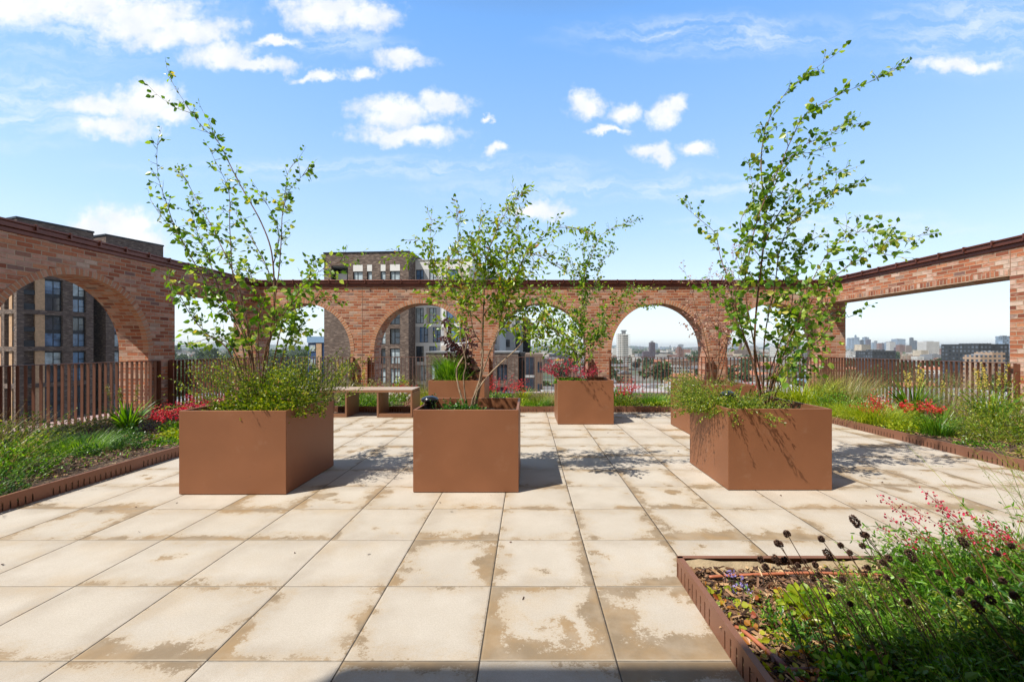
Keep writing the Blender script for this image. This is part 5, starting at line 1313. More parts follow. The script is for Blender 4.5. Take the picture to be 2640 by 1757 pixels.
mb = MB(); n = 260; mb.blades(np.stack([g.uniform(2.40, 2.84, n), g.uniform(4.3, 4.8, n), np.full(n, .66)], 1), g.random(n) * 6.28, g.uniform(.2, 1.1, n), g.uniform(.1, .19, n), .006, .8, 4, g=g); mb.build("blades", L['dark'], t_)
t_ = thing("wiry_herbs", "dry brown-green wiry herbs at the foot of the faded pinkish shrub", "herbs", (2.8, 7.2, .7))
mb = MB(); s = MB(); wisps(mb, s, 130, 2.95, 7.3, .68, .36, .3, .30, .026, .4, g, 0.7, per=18); wisps(mb, s, 70, 2.68, 7.2, .68, .2, .3, .36, .026, .4, g, 0.9, math.pi, per=18)
mb.build("leaves", L['olive'], t_); s.build("stems", M_stem, t_)

# ---------------------------------------------------------------- bed plants: one builder per kind, then placed
HS = {112: 1.7, 61: 1.2, 62: 1.4, 64: 1.4, 67: 1.9, 98: 1.25, 99: 1.3, 100: 1.3, 101: 1.3, 60: 1.4, 107: 1.15, 113: 1.7, 114: 1.4, 102: 1.15, 70: 1.2, 73: 1.2, 85: 1.3, 89: 1.4, 95: 1.4}
def grass_clump(name, label, x, y, z, r_, h, n, key, width=.006, lean=.5, droop=.9, seed=1, cat="grass", group=None, tips=None, az0=None):
    h *= HS.get(seed, 1); g = np.random.default_rng(seed); t_ = thing(name, label, cat, (x, y, z), group); mb = MB()
    a = g.random(n) * 6.28; rr_ = np.sqrt(g.random(n)) * r_ * .45
    az = a + g.normal(size=n) * .4 if az0 is None else az0 + g.normal(size=n) * .7
    mb.blades(np.stack([x + np.cos(a) * rr_, y + np.sin(a) * rr_, np.full(n, z)], 1), az, g.uniform(.05, lean, n), h * g.uniform(.55, 1.15, n), width, droop * g.uniform(.5, 1.3, n), 5, g=g)
    mb.build("blades", L[key], t_)
    if tips:
        s = MB(); p = MB(); kd, nt, th_ = tips
        for i in range(nt):
            aa = g.random() * 6.28; pt = [np.array((x + math.cos(aa) * r_ * .2, y + math.sin(aa) * r_ * .2, z))]; th = lean * g.uniform(.1, .8)
            az_ = aa if az0 is None else az0 + g.normal() * .5
            for k in range(6): th += .06; pt.append(pt[-1] + np.array((math.cos(az_) * math.sin(th), math.sin(az_) * math.sin(th), math.cos(th))) * th_ * g.uniform(.85, 1.1) / 6)
            s.tube(pt, .0009, 3, float(g.random())); PT = np.array(pt); f = 6 - g.random(14) * 1.8; f = np.clip(f, 0, 5.99); k = f.astype(int); q = PT[k] + (PT[k + 1] - PT[k]) * (f - k)[:, None]
            p.leaves(q + g.normal(size=(14, 3)) * .006, g.normal(size=(14, 3)) + (0, 0, .5), .011, .005, g=g)
        s.build("stalks", L['dry'], t_); p.build("seed_heads", L[kd], t_)
    return t_
def bushy(name, label, x, y, z, rx, ry, h, n, leaf, lw, key, seed=1, cat="shrub", group=None, spikes=None, dots=None, wisp=0):
    h *= HS.get(seed, 1); g = np.random.default_rng(seed); t_ = thing(name, label, cat, (x, y, z), group); mb = MB(); mound(mb, n, x, y, z - .03, rx, ry, h, leaf, lw, g, .3)
    if wisp:
        s = MB(); wisps(mb, s, wisp, x, y, z, rx * .9, ry * .9, h * 1.25, leaf, lw, g, .6, per=14); s.build("stems", M_stem, t_)
    mb.build("leaves", L[key], t_)
    if dots:
        k_, nd, sz = dots; p = MB(); d = g.normal(size=(nd, 3)); d[:, 2] = np.abs(d[:, 2]) + .3; d /= np.linalg.norm(d, axis=1, keepdims=True); P_ = d * (rx, ry, h) * 1.08 + (x, y, z)
        q = np.repeat(P_, 7, 0) + g.normal(size=(nd * 7, 3)) * sz * .5; p.leaves(q, g.normal(size=(nd * 7, 3)) + (0, 0, .4), sz, sz * .8, g=g); p.build("flowers", L[k_], t_)
    return t_
def iris(name, label, x, y, z, n, h, spikes, sh, seed, key='green', width=.024, pet='yellow', cat="plant", group=None):
    g = np.random.default_rng(seed); t_ = thing(name, label, cat, (x, y, z), group); mb = MB(); a = g.random(n) * 6.28
    mb.blades(np.stack([x + np.cos(a) * .06, y + np.sin(a) * .06, np.full(n, z)], 1), a, g.uniform(.05, .55, n), h * g.uniform(.6, 1.1, n), width * 1.5 * g.uniform(.7, 1.1, n), g.uniform(.1, .9, n), 6, g=g); mb.build("blades", L[key], t_)
    if spikes:
        for i in range(spikes):
            s = MB(); p = MB(); ox = g.uniform(-.16, .16); b = np.array((x + ox * .4, y + g.uniform(-.08, .08), z)); tp_ = b + np.array((ox, g.uniform(-.05, .05), sh * g.uniform(.82, 1.05))); s.tube([b, (b + tp_) / 2 + (ox * .1, 0, 0), tp_], [.004, .003, .002], 4)
            m_ = 60; f = g.uniform(.68, 1.0, m_)[:, None]; f = np.round(f * 26) / 26; q = b + (tp_ - b) * f + g.normal(size=(m_, 3)) * (.010, .010, .004)
            p.leaves(q, g.normal(size=(m_, 3)) + (0, 0, .3), .023, .016, g=g)
            q_ = s.build("flower_stalk", M_stem, t_); p.build("flowers", L[pet], q_)
    return t_
ZB = .08
# left bed
iris("sword_leaf_plant", "clump of sword-shaped leaves in the left bed before the brick pier", -6.05, 6.58, ZB, 70, .60, 4, .72, 51, 'green', .028, 'olive')
grass_clump("fine_grass", "rounded tuft of fine bright grass in front of the sword-leaf clump", -5.55, 5.45, ZB, .6, .34, 620, 'green', .0045, .9, .9, 52)
bushy("dark_herb", "small dark herb with tiny leaves at the mulch edge, left one of two", -5.30, 5.22, ZB, .17, .17, .17, 900, .020, .6, 'dark', 53)
bushy("dark_herb", "small dark herb with tiny leaves just right of the fine grass tuft", -5.15, 5.62, ZB, .20, .20, .20, 1100, .020, .6, 'dark', 54)
bushy("dark_herb", "medium green herb under the sword leaves", -5.55, 6.05, ZB, .26, .22, .24, 1200, .022, .6, 'dark', 55)
flowers("coral_bells", "scarlet and crimson flower sprays beside the left planter's far corner", -5.55, 6.95, ZB, 75, .42, .34, .3, 'green', 'red', 56, .024, 18, .7, 500, .045, .14, .45)
flowers("coral_bells", "crimson flower sprays at the left edge of the left planter", -5.45, 7.55, ZB, 85, .48, .40, .3, 'green', 'pink', 57, .026, 20, .7, 400, .045, .14, .45)
bushy("ground_creeper", "low yellow-green creeper on the edging beside the left planter", -5.05, 6.5, ZB, .5, .45, .12, 1700, .032, .75, 'lime', 58)
bushy("ground_creeper", "low mid-green creeper near the edging, before the crimson flowers", -4.9, 5.95, ZB, .34, .3, .08, 900, .026, .75, 'green', 59)
bushy("weedy_herb", "loose weedy green herb at the far left of the left bed", -5.35, 4.35, ZB, .55, .5, .34, 3400, .028, .42, 'green', 60, wisp=60)
bushy("weedy_herb", "dark weedy herb at the lower left margin by the edging", -4.75, 3.72, ZB, .34, .4, .26, 2200, .024, .42, 'dark', 61, wisp=30)
bushy("weedy_herb", "yellowish weedy herb leaning across the mulch of the left bed", -6.0, 4.85, ZB, .5, .5, .34, 2300, .028, .4, 'shrub', 62, wisp=60)
grass_clump("seeding_grass", "straw-coloured seeding grass leaning right over the left bed", -5.6, 4.45, ZB, .8, .66, 170, 'olive', .007, .7, .6, 63, tips=('dry', 60, .72), az0=0.2)
bushy("weedy_herb", "green leafy herb against the left railing", -6.7, 5.7, ZB, .55, .5, .30, 2100, .03, .42, 'green', 64, wisp=40)
bushy("weedy_herb", "low green herb under the left railing near the brick pier", -6.9, 7.0, ZB, .5, .6, .22, 1500, .03, .42, 'olive', 65, wisp=20)
grass_clump("fine_grass", "short fine grass behind the dark herbs in the left bed", -6.15, 5.55, ZB, .6, .26, 420, 'green', .0045, .9, .9, 66)
bushy("seeding_herb", "tall seeding herb with round tan heads at the left frame edge", -6.55, 5.05, ZB, .35, .3, .3, 900, .026, .4, 'olive', 67, dots=('dry', 30, .028), wisp=40)
bushy("leafy_herb", "green herbs behind the left planter near the corner opening", -5.4, 9.3, ZB, .8, .8, .3, 2200, .035, .45, 'green', 68, wisp=30)
bushy("leafy_herb", "olive herbs under the square left opening", -6.8, 9.6, ZB, .6, 1.2, .3, 2200, .035, .45, 'olive', 69, wisp=30)
# far bed, left to right
bushy("leafy_herb", "olive seeding herbs left of the bench", -4.9, 10.0, ZB, .7, .5, .5, 2600, .032, .4, 'olive', 70, wisp=60)
iris("spiky_plant", "pale yellow-green flower spikes behind the bench's left half", -4.60, 10.9, ZB, 70, .55, 5, .95, 71, 'olive', .018)
iris("spiky_plant", "second cluster of yellow-green spikes behind the bench, beside the brick pier", -4.05, 10.7, ZB, 70, .6, 4, .8, 72, 'olive', .018)
bushy("leafy_herb", "rusty green herbs behind the middle of the bench", -3.65, 10.4, ZB, .5, .4, .5, 1800, .03, .4, 'olive', 73, wisp=40)
bushy("leafy_shrub", "small lime green bush standing in the second arch", -3.22, 11.0, ZB, .24, .22, .62, 700, .045, .7, 'lime', 74)
flowers("coral_bells", "dull crimson flowers at the foot of the lime bush", -3.35, 10.7, ZB, 50, .42, .35, .25, 'green', 'pink', 75, .022, 10, .5, 400, .04, .12)
flowers("coral_bells", "red flowers right below the lime bush", -2.95, 10.6, ZB, 40, .38, .2, .2, 'green', 'red', 76, .022, 10, .5, 300, .04, .12)
grass_clump("feather_grass", "arching feathery grass right of the lime bush", -2.45, 10.6, ZB, .9, .62, 700, 'olive', .006, .8, .9, 77, tips=('dry', 50, .7))
grass_clump("feather_grass", "bright feathery grass beside the rear planter's left face", -2.0, 9.9, ZB, .7, .5, 600, 'lime', .006, .8, .9, 78)
bushy("leafy_herb", "green herbs seen between the first two bench legs", -3.75, 9.65, ZB, .42, .25, .33, 2200, .026, .5, 'green', 79, wisp=40)
bushy("leafy_herb", "bright green herbs seen under the middle of the bench", -3.30, 9.65, ZB, .36, .25, .30, 2000, .026, .5, 'green', 80, wisp=40)
bushy("daisy_plant", "white-flowered plant seen under the bench's right bay", -2.88, 9.70, ZB, .28, .22, .34, 900, .026, .4, 'green', 81, dots=('white', 30, .034), cat="flowers")
bushy("faded_herb", "faded pinkish herb at the right of the bench's right bay", -2.52, 9.65, ZB, .22, .22, .24, 900, .028, .7, 'pinkdry', 82)
bushy("ground_creeper", "yellow-green creeper by the bench's right leg", -2.25, 9.55, ZB, .28, .22, .16, 900, .03, .7, 'lime', 83)
flowers("coral_bells", "red flower sprays just right of the rear planter", -.55, 9.9, ZB, 70, .62, .4, .3, 'green', 'red', 84, .024, 11, .6, 700, .045, .25)
bushy("ground_creeper", "low lime and green cover right of the rear planter", -.35, 9.6, ZB, .6, .28, .16, 1800, .034, .7, 'lime', 85)
iris("palm_like_plant", "palm-like fan of bright leaves in the middle of the far bed", -.10, 10.2, ZB, 80, .42, 0, 0, 86, 'lime', .020)
grass_clump("fine_grass", "wispy grass left of the planter right of centre", .35, 10.0, ZB, .9, .44, 900, 'olive', .006, .9, .9, 87)
grass_clump("fine_grass", "bright green grass at the edging left of the planter right of centre", .18, 9.55, ZB, .6, .30, 700, 'green', .005, .9, .9, 88)
bushy("ground_creeper", "dark leafy cover behind the planters in the middle of the far bed", -1.4, 10.9, ZB, 1.0, .6, .25, 2400, .035, .5, 'green', 89)
flowers("coral_bells", "bushy red-flowered plant right of the planter right of centre", 2.05, 9.85, ZB, 90, .58, .42, .3, 'green', 'red', 90, .024, 10, .6, 1500, .030, .42)
bushy("leafy_herb", "fine green bush beneath the red flowers right of centre", 2.1, 9.62, ZB, .42, .25, .28, 2000, .026, .45, 'shrub', 91)
grass_clump("fine_grass", "mat of vivid green grass in front of the fourth arch", 3.0, 10.2, ZB, 1.1, .26, 1500, 'green', .006, .9, .9, 92)
bushy("ground_creeper", "yellow-green leafy edge in front of the vivid grass", 3.1, 9.55, ZB, .55, .22, .14, 1500, .034, .7, 'lime', 93)
grass_clump("fine_grass", "wispy yellowing grass left of the half hidden planter", 3.55, 9.7, ZB, .5, .42, 400, 'lime', .006, .8, .9, 94)
bushy("leafy_herb", "olive herbs behind the half hidden planter", 4.3, 10.5, ZB, .8, .6, .3, 2200, .032, .45, 'olive', 95, wisp=30)
grass_clump("fine_grass", "green grass in the rightmost arch behind the tallest birch", 5.4, 10.8, ZB, 1.0, .36, 1000, 'green', .006, .9, .9, 96)
flowers("coral_bells", "red flowers behind the right front planter", 5.15, 10.2, ZB, 40, .5, .3, .3, 'green', 'red', 97, .026, 12, .6, 500, .04, .2)
# right bed
grass_clump("strappy_grass", "bright strappy grass just behind the right front planter", 6.15, 9.7, ZB, 1.1, .62, 650, 'lime', .016, .8, .9, 98)
grass_clump("seeding_grass", "brownish seeding grass before the right wall's far pier", 6.9, 9.5, ZB, 1.2, .66, 900, 'olive', .006, .7, .7, 99, tips=('dry', 90, .8))
grass_clump("seeding_grass", "brownish seeding grass at the far corner of the right bed", 7.5, 10.6, ZB, 1.2, .66, 700, 'olive', .006, .7, .7, 100, tips=('dry', 70, .8))
bushy("leafy_herb", "green leafy herb behind the golden grass of the right bed", 6.15, 8.6, ZB, .55, .5, .36, 2200, .032, .4, 'green', 101, wisp=50)
grass_clump("golden_grass", "mound of golden lime grass at the edging of the right bed", 5.98, 7.55, ZB, 1.0, .42, 1900, 'lime', .0055, .9, .9, 102)
grass_clump("golden_grass", "smaller lime grass tuft nearer the right front planter", 5.85, 8.25, ZB, .7, .36, 900, 'lime', .0055, .9, .9, 103)
iris("sword_leaf_plant", "sword-leaved clump with yellow spikes behind the red flowers of the right bed", 6.85, 7.75, ZB, 120, .86, 5, 1.0, 104, 'green', .026)
flowers("red_hot_flowers", "cluster of scarlet flowers in front of the sword-leaved clump", 6.52, 7.25, ZB, 20, .40, .2, .15, 'green', 'red', 105, .034, 22, .5, 500, .04, .2, .35)
flowers("coral_bells", "red sprays leaning left of the scarlet cluster", 6.25, 7.55, ZB, 40, .55, .25, .2, 'green', 'red', 106, .022, 14, .9, 400, .04, .16, .5, az0=2.6)
grass_clump("seeding_grass", "tall tan seeding grass against the right railing", 7.65, 8.0, ZB, .8, .8, 520, 'dry', .004, .5, .5, 107, tips=('dry', 120, .95))
iris("sword_leaf_plant", "sword-leaved clump with tall yellow spikes at the right railing's near end", 7.45, 7.0, ZB, 90, .74, 6, 1.02, 108, 'green', .030)
iris("sword_leaf_plant", "slender leaves with one yellow spike between the two larger clumps", 7.3, 7.7, ZB, 26, .4, 1, .85, 109, 'green', .02)
bushy("ground_creeper", "yellow-green creeper under the scarlet flowers at the edging", 6.05, 6.85, ZB, .45, .35, .18, 1800, .032, .7, 'lime', 110)
grass_clump("strappy_grass", "green strappy tuft at the edging below the scarlet flowers", 6.05, 6.45, ZB, .4, .42, 260, 'green', .010, .5, .8, 111)
bushy("feathery_bush", "big feathery green bush leaning left at the right frame edge", 6.95, 6.35, ZB, .75, .6, .52, 5200, .034, .28, 'shrub', 112, wisp=150)
bushy("feathery_bush", "second feathery green bush nearer the camera at the right edge", 7.2, 5.75, ZB, .6, .5, .42, 3600, .034, .28, 'green', 113, wisp=90)
bushy("feathery_bush", "low feathery bush spreading over the mulch of the right bed", 6.45, 6.05, ZB, .45, .4, .28, 2400, .030, .28, 'shrub', 114, wisp=60)
bushy("ground_creeper", "patch of low green herb on the mulch near the right edging", 5.95, 5.75, ZB, .25, .25, .08, 600, .026, .7, 'green', 115)
bushy("ground_creeper", "olive herb on the mulch at the lower right frame edge", 6.1, 5.15, ZB, .35, .3, .12, 900, .026, .6, 'olive', 116)
bushy("white_flower_herb", "white-flowered herb behind the golden grass", 6.75, 8.3, ZB, .3, .3, .36, 700, .026, .5, 'green', 117, dots=('white', 26, .03), cat="flowers")
bushy("white_flower_herb", "pale flowered herb under the wall's end at the right frame edge", 7.7, 6.6, ZB, .3, .3, .34, 700, .03, .5, 'olive', 118, dots=('white', 24, .03), cat="flowers")

# sparse ground cover and bark chips of each bed
def cover(label, x0, x1, y0, y1, n, nchip, chip=.035, z=.075, keys=('green', 'shrub'), keep=None, seed=9, leaf=.026):
    g = np.random.default_rng(seed); x = g.uniform(x0, x1, n); y = g.uniform(y0, y1, n)
    m_ = (np.sin(x * 3.1 + y * 1.7 + seed) + np.sin(y * 4.3 - x * 2.2) + g.normal(size=n) * .5) > .25
    if keep is not None: m_ &= keep(x, y)
    x, y = x[m_], y[m_]; n = len(x); mb = MB()
    mb.leaves(np.stack([x, y, z + g.uniform(-.01, .05, n)], 1), g.normal(size=(n, 3)) * (1, 1, .4) + (0, 0, .5), leaf * g.uniform(.6, 1.3, n), leaf * .6, g=g)
    tag(mb.build("ground_cover", L[keys[0]]), label, "ground cover", kind='stuff')
    mb = MB(); x = g.uniform(x0, x1, nchip); y = g.uniform(y0, y1, nchip)
    mb.leaves(np.stack([x, y, z + .004 + g.uniform(-.012, .022, nchip)], 1), g.normal(size=(nchip, 3)) * (1, 1, .22), chip * g.uniform(.4, 1.5, nchip), chip * g.uniform(.15, .5, nchip), g=g, shape=(.12, .85, 1, .9), fold=.12)
    tag(mb.build("bark_chips", L['chip']), label.replace("low green leaves", "loose bark chips"), "bark mulch", kind='stuff')
cover("low green leaves scattered over the left bed", XL + .1, EX0 - .30, 3.2, 12.2, 8000, 26000, seed=2)
cover("low green leaves scattered over the far bed", EX0, EX1, EY + .10, 12.2, 26000, 14000, seed=3, leaf=.032)
cover("low green leaves scattered over the right bed", EX1 + .3, XR - .1, 4.2, 12.2, 9000, 24000, seed=4)

# ---------------------------------------------------------------- the nearest bed
g = np.random.default_rng(77)
ZF = .062
mb = MB(); n = 20000; x = g.uniform(.93, 3.6, n); y = g.uniform(.9, 2.575, n)
mb.leaves(np.stack([x, y, ZF + .004 + g.uniform(-.008, .022, n)], 1), g.normal(size=(n, 3)) * (1, 1, .22), g.uniform(.015, .075, n), g.uniform(.005, .016, n), g=g, shape=(.12, .85, 1, .9), fold=.12)
tag(mb.build("bark_chips", L['chip']), "loose bark chips and splinters covering the nearest bed", "bark mulch", kind='stuff')
mb = MB(); n = 900; x = g.uniform(.95, 2.0, n); y = g.uniform(1.5, 2.35, n); k = (np.abs(x - 1.12 - (2.2 - y) * .25) < .32)
x, y = x[k], y[k]; n = len(x)
mb.leaves(np.stack([x, y, ZF + g.uniform(.005, .035, n)], 1), g.normal(size=(n, 3)) * (1, 1, .25) + (0, 0, .25), g.uniform(.02, .045, n), g.uniform(.018, .034, n), g=g, shape=(.3, .7, 1, .85))
tag(mb.build("creeping_leaves", L['autumn']), "yellow and orange creeping leaves on the bark near the edging corner", "ground cover", kind='stuff')
# drip hose
t_ = thing("drip_hose", "terracotta coloured drip hose looping over the bark of the nearest bed", "hose", (1.2, 2.3, ZF))
mb = MB(); pts = smooth_line([(1.02, 2.455, .085), (1.2, 2.475, .084), (1.6, 2.485, .092), (1.9, 2.49, .08), (2.3, 2.47, .085), (3.2, 2.45, .08)], 40); mb.tube(pts, .0085, 8)
pts = smooth_line([(.975, 2.05, .065), (.99, 1.96, .085), (1.02, 1.83, .088), (1.045, 1.70, .088), (1.08, 1.5, .084), (1.1, 1.2, .08)], 40); mb.tube(pts, .0095, 8)
pts = smooth_line([(1.42, 2.02, .07), (1.7, 2.03, .082), (2.0, 2.05, .075), (2.4, 2.07, .08)], 24); mb.tube(pts, .008, 8)
mb.build("hose", M_hose, t_, smooth=True)
mb = MB(); mb.tube([(1.022, 1.82, .089), (1.036, 1.755, .09)], .0135, 8); mb.tube([(1.036, 1.74, .089), (1.16, 1.75, .086)], .0095, 8); mb.build("hose_joint", simple("hose_joint", (.16, .07, .06), .5), t_, smooth=True)
def small(name, label, x, y, rx, h, n, leaf, lw, key, seed, **kw): return bushy(name, label, x, y, ZF, rx, rx, h, n, leaf, lw, key, seed, cat="herb", **kw)
small("lime_rosette", "ruffled lime yellow rosette in the middle of the nearest bed", 1.40, 2.15, .14, .11, 520, .052, .85, 'lime', 201)
small("small_herb", "small fine-leaved green sprig beside the orange creeping leaves", 1.17, 2.02, .11, .13, 620, .020, .35, 'green', 202, wisp=14)
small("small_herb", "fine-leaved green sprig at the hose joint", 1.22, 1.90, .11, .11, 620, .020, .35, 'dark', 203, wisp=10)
small("lavender_sprig", "little lavender flower spike near the bed's corner", 1.15, 2.43, .05, .05, 60, .018, .3, 'green', 204, dots=('lav', 9, .012))
small("lavender_sprig", "little lavender flower spike just below the other one", 1.14, 2.33, .05, .04, 60, .018, .3, 'green', 205, dots=('lav', 7, .012))
# green mass at the right: fine upright herbs, several plants
def rushes(label, x, y, r_, h, n, key, seed, width=.0085, az0=2.4, lean=.6, per=15, leaf=.046, name="fine_leaved_herb"):
    g = np.random.default_rng(seed); t_ = thing(name, label, "herb", (x, y, ZF)); mb = MB(); s = MB()
    wisps(mb, s, n, x, y, ZF, r_, r_, h, leaf, .22, g, lean, None, per=per, stem_r=.0013)
    m_ = n * 3; a = g.random(m_) * 6.28; q = np.sqrt(g.random(m_)) * r_
    mb.blades(np.stack([x + np.cos(a) * q, y + np.sin(a) * q, np.full(m_, ZF)], 1), az0 + g.normal(size=m_) * .9, g.uniform(.05, lean, m_), h * g.uniform(.4, .95, m_), width, g.uniform(.2, .9, m_), 5, g=g)
    mb.build("leaves", L[key], t_); s.build("stems", M_stem, t_); return t_
rushes("sunlit fine-leaved green herb right of the lime rosette", 1.95, 2.02, .20, .22, 110, 'green', 211)
rushes("sunlit green herb at the bed's far side under the red sprays", 2.30, 2.25, .26, .34, 190, 'green', 212, per=18)
rushes("bright green arching grass right of the red sprays", 2.72, 2.20, .26, .46, 190, 'green', 213, per=12)
rushes("lush green herb at the right frame edge, mid height", 2.55, 1.90, .26, .40, 190, 'green', 214)
rushes("yellow-lit green herb in the centre of the nearest bed", 2.12, 1.80, .20, .24, 130, 'shrub', 215)
rushes("low sunlit green herb just below the lime rosette", 1.52, 2.0, .15, .17, 90, 'green', 222, leaf=.03)
rushes("yellow-green herb between the rosette and the tall stems", 1.78, 2.12, .17, .20, 100, 'shrub', 223, leaf=.03)
rushes("half-lit green herb right of the fern-like one", 1.68, 1.80, .17, .22, 110, 'green', 224, leaf=.032)
rushes("shaded green herb at the bottom of the frame", 1.72, 1.52, .20, .26, 140, 'green', 216, per=20, leaf=.03)
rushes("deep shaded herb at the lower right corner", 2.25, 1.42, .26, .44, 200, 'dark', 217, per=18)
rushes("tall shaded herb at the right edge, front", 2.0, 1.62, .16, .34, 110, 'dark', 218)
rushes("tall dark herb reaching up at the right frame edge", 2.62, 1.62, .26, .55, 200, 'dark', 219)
small("fern_like_herb", "fern-like light green herb at the bottom edge in shade", 1.28, 1.66, .17, .13, 1100, .034, .5, 'green', 220, wisp=30)
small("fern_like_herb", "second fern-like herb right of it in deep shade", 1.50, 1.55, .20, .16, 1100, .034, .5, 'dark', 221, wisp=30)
# crimson sprays
def spray(label, tips, base, seed, psize=.0125, per=30):
    g = np.random.default_rng(seed); t_ = thing("coral_bells", label, "flowers", base, "crimson sprays of the nearest bed"); s = MB(); p = MB()
    for (sx, sy, Y) in tips:
        tp_ = np.array(at(sx, sy, Y)); b = np.array(base) + g.normal(size=3) * (.04, .03, 0); mid_ = b * .45 + tp_ * .55 + np.array((.05, 0, .04)); ln = smooth_line([b, mid_, tp_], 14); s.tube(ln, list(np.linspace(.002, .0007, 14)), 4)
        PT = np.array(ln); f = 13 - g.random(per) ** 1.1 * 4.6; f = np.clip(f, 0, 12.99); k = f.astype(int); q = PT[k] + (PT[k + 1] - PT[k]) * (f - k)[:, None] + g.normal(size=(per, 3)) * (.015, .015, .012)
        p.leaves(q, g.normal(size=(per, 3)) + (0, 0, -.3), psize * g.uniform(.7, 1.25, per), psize * .8, g=g, fold=.5)
        for i in range(0, per, 2): s.tube([PT[k[i]], q[i]], .0005, 3)
    s.build("stalks", M_hose, t_); p.build("flowers", L['pink'], t_)
spray("crimson flower sprays, leftmost group, leaning over the paving", [(2262, 1272, 2.25), (2300, 1290, 2.2), (2285, 1330, 2.1), (2250, 1355, 2.0)], (2.22, 2.15, ZF), 231)
spray("crimson flower sprays, tallest middle group", [(2342, 1302, 2.25), (2375, 1258, 2.2), (2395, 1275, 2.15), (2420, 1305, 2.1), (2430, 1345, 2.15)], (2.35, 2.15, ZF), 232)
spray("crimson flower sprays, low right group above the grass", [(2470, 1352, 2.2), (2485, 1320, 2.3), (2520, 1325, 2.25), (2545, 1360, 2.2), (2500, 1385, 2.15), (2575, 1365, 2.2)], (2.6, 2.1, ZF), 233)
spray("crimson flower spray at the right frame margin", [(2634, 1308, 2.3), (2625, 1335, 2.25)], (2.75, 2.1, ZF), 234)
# dried seed heads on wiry stems
HEADS = [(2211, 1352, 1.95, 1.7), (2032, 1380, 1.9, 1.25), (2008, 1404, 1.85, 1.1), (2014, 1406, 1.88, 1.0), (2121, 1393, 1.9, 1.1), (2171, 1409, 1.95, 1.0), (2228, 1382, 1.95, 1.1), (2237, 1383, 1.93, 1.0), (2227, 1410, 1.9, 1.0),
 (2193, 1428, 1.95, 1.0), (2141, 1436, 1.9, 1.4), (1965, 1447, 1.85, 1.2), (2007, 1451, 1.85, 1.4), (2027, 1447, 1.88, 1.1), (1978, 1466, 1.82, 1.2), (2077, 1450, 1.9, .9), (2105, 1458, 1.9, 1.0), (2295, 1442, 1.95, 1.2), (2281, 1453, 1.9, 1.1),
 (2357, 1442, 1.9, 1.7), (2115, 1486, 1.85, 1.1), (2241, 1466, 1.9, 1.0), (2060, 1460, 1.85, .9), (2100, 1495, 1.8, .9), (2175, 1497, 1.8, 1.0), (2290, 1492, 1.85, 1.0), (2330, 1500, 1.85, .9), (2490, 1405, 1.9, 1.5), (2590, 1500, 1.75, 1.1),
 (2610, 1410, 2.0, 1.1), (2505, 1500, 1.75, 1.1), (2345, 1555, 1.75, 1.0), (2575, 1430, 1.95, .9), (2560, 1552, 1.65, 1.3), (2530, 1575, 1.6, 1.5), (2620, 1540, 1.65, 1.2), (2480, 1530, 1.75, 1.0), (2195, 1560, 1.7, .8), (2140, 1540, 1.75, .8), (2425, 1480, 1.85, 1.0)]
def seedhead(i, sx, sy, Y, k):
    g = np.random.default_rng(300 + i); tp_ = np.array(at(sx, sy, Y)); hgt = tp_[2] - ZF; b = np.array((tp_[0] + g.uniform(.14, .30) * hgt / .5, tp_[1] - g.uniform(.02, .2), ZF))
    t_ = thing("seed_head", "dark dried flower head on a wiry stem leaning left in the nearest bed", "seed head", tuple(b), "dried seed heads on wiry stems")
    ln = smooth_line([b, b * .5 + tp_ * .5 + np.array((.02, 0, .01)), tp_], 10); s = MB(); s.tube(ln, list(np.linspace(.0026, .0016, 10)), 4); s.build("stem", M_stem_br, t_)
    d = ln[-1] - ln[-2]; d /= np.linalg.norm(d); p = MB(); n = 230; h = .030 * k if k > 1.3 else .020 * k; w_ = .0075 * k if k > 1.3 else .0085 * k
    f = g.random(n) * 2 - 1; rr_ = np.sqrt(1 - f ** 2 * .8) * w_; o = g.normal(size=(n, 3)); o -= (o @ d)[:, None] * d; o /= np.linalg.norm(o, axis=1, keepdims=True)
    q = tp_ + d * (f[:, None] * h * .5 + h * .3) + o * rr_[:, None] * .7; p.leaves(q, o + d * .6 + g.normal(size=(n, 3)) * .3, .008 * k ** .5, .005 * k ** .5, g=g); p.build("head", L['brown'], t_)
for i, hd in enumerate(HEADS): seedhead(i, *hd)
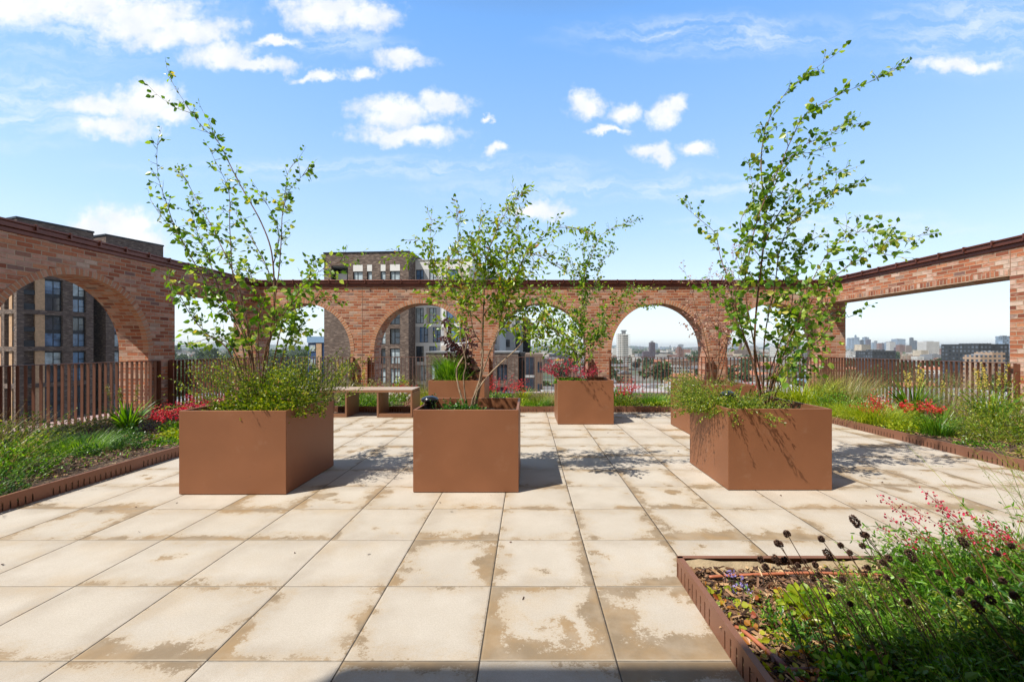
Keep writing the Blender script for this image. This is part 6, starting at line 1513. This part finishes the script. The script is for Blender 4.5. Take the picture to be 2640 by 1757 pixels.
# tall pale grass at the right frame edge
t_ = thing("tall_grass", "tall pale yellow-green grass with airy seed sprays at the right frame edge", "grass", (2.9, 2.3, ZF))
mb = MB(); s = MB(); p = MB()
for i in range(34):
    b = np.array((2.85 + g.normal() * .10, 2.25 + g.normal() * .1, ZF)); az = g.choice([3.0, 2.6, 3.5, 0.2]) + g.normal() * .4; th = g.uniform(.02, .38); ln = g.uniform(.6, 1.05); pt = [b]
    for k in range(8): th += .05; pt.append(pt[-1] + np.array((math.cos(az) * math.sin(th), math.sin(az) * math.sin(th), math.cos(th))) * ln / 8)
    s.tube(pt, list(np.linspace(.002, .0006, 9)), 3, float(g.random()))
    PT = np.array(pt)
    for j in range(9):
        k = g.integers(5, 8); q = PT[k] + (PT[k + 1] - PT[k]) * g.random(); e = q + g.normal(size=3) * (.035, .035, .02) + (0, 0, .025); s.tube([q, e], .0005, 3); p.leaves([e, (q + e) / 2], g.normal(size=(2, 3)), .007, .0035, g=g)
n = 90; mb.blades(np.stack([2.85 + g.normal(size=n) * .1, 2.25 + g.normal(size=n) * .1, np.full(n, ZF)], 1), g.random(n) * 6.28, g.uniform(.05, .5, n), g.uniform(.4, .8, n), .006, .8, 6, g=g)
mb.build("blades", L['lime'], t_); s.build("stalks", L['lime'], t_); p.build("seeds", L['dry'], t_)
# a few airy grass stalks crossing the paving on the right, and fallen leaves
mb = MB(); n = 70; x = g.uniform(-4.2, 5.2, n); y = g.uniform(2.2, 9.0, n)
mb.leaves(np.stack([x, y, np.full(n, .006)], 1), g.normal(size=(n, 3)) * (1, 1, .15), g.uniform(.012, .035, n), g.uniform(.008, .018, n), g=g)
tag(mb.build("fallen_leaves", L['brown']), "few tiny dry leaves lying on the pale paving", "fallen leaves", kind='stuff')

# ---------------------------------------------------------------- the summer haze over the town
mb = MB(); mb.box(-9500, 9500, -650, 8900, GZ - 1, 62)
m, t, out = newmat("haze_air"); pv_ = t.node('ShaderNodeVolumePrincipled'); pv_.inputs['Density'].default_value = 0.000105
pv_.inputs['Color'].default_value = (0.80, 0.88, 0.97, 1); pv_.inputs['Anisotropy'].default_value = 0.2; t.l.new(pv_.outputs[0], out.inputs['Volume'])
tag(mb.build("haze", m), kind='stuff')
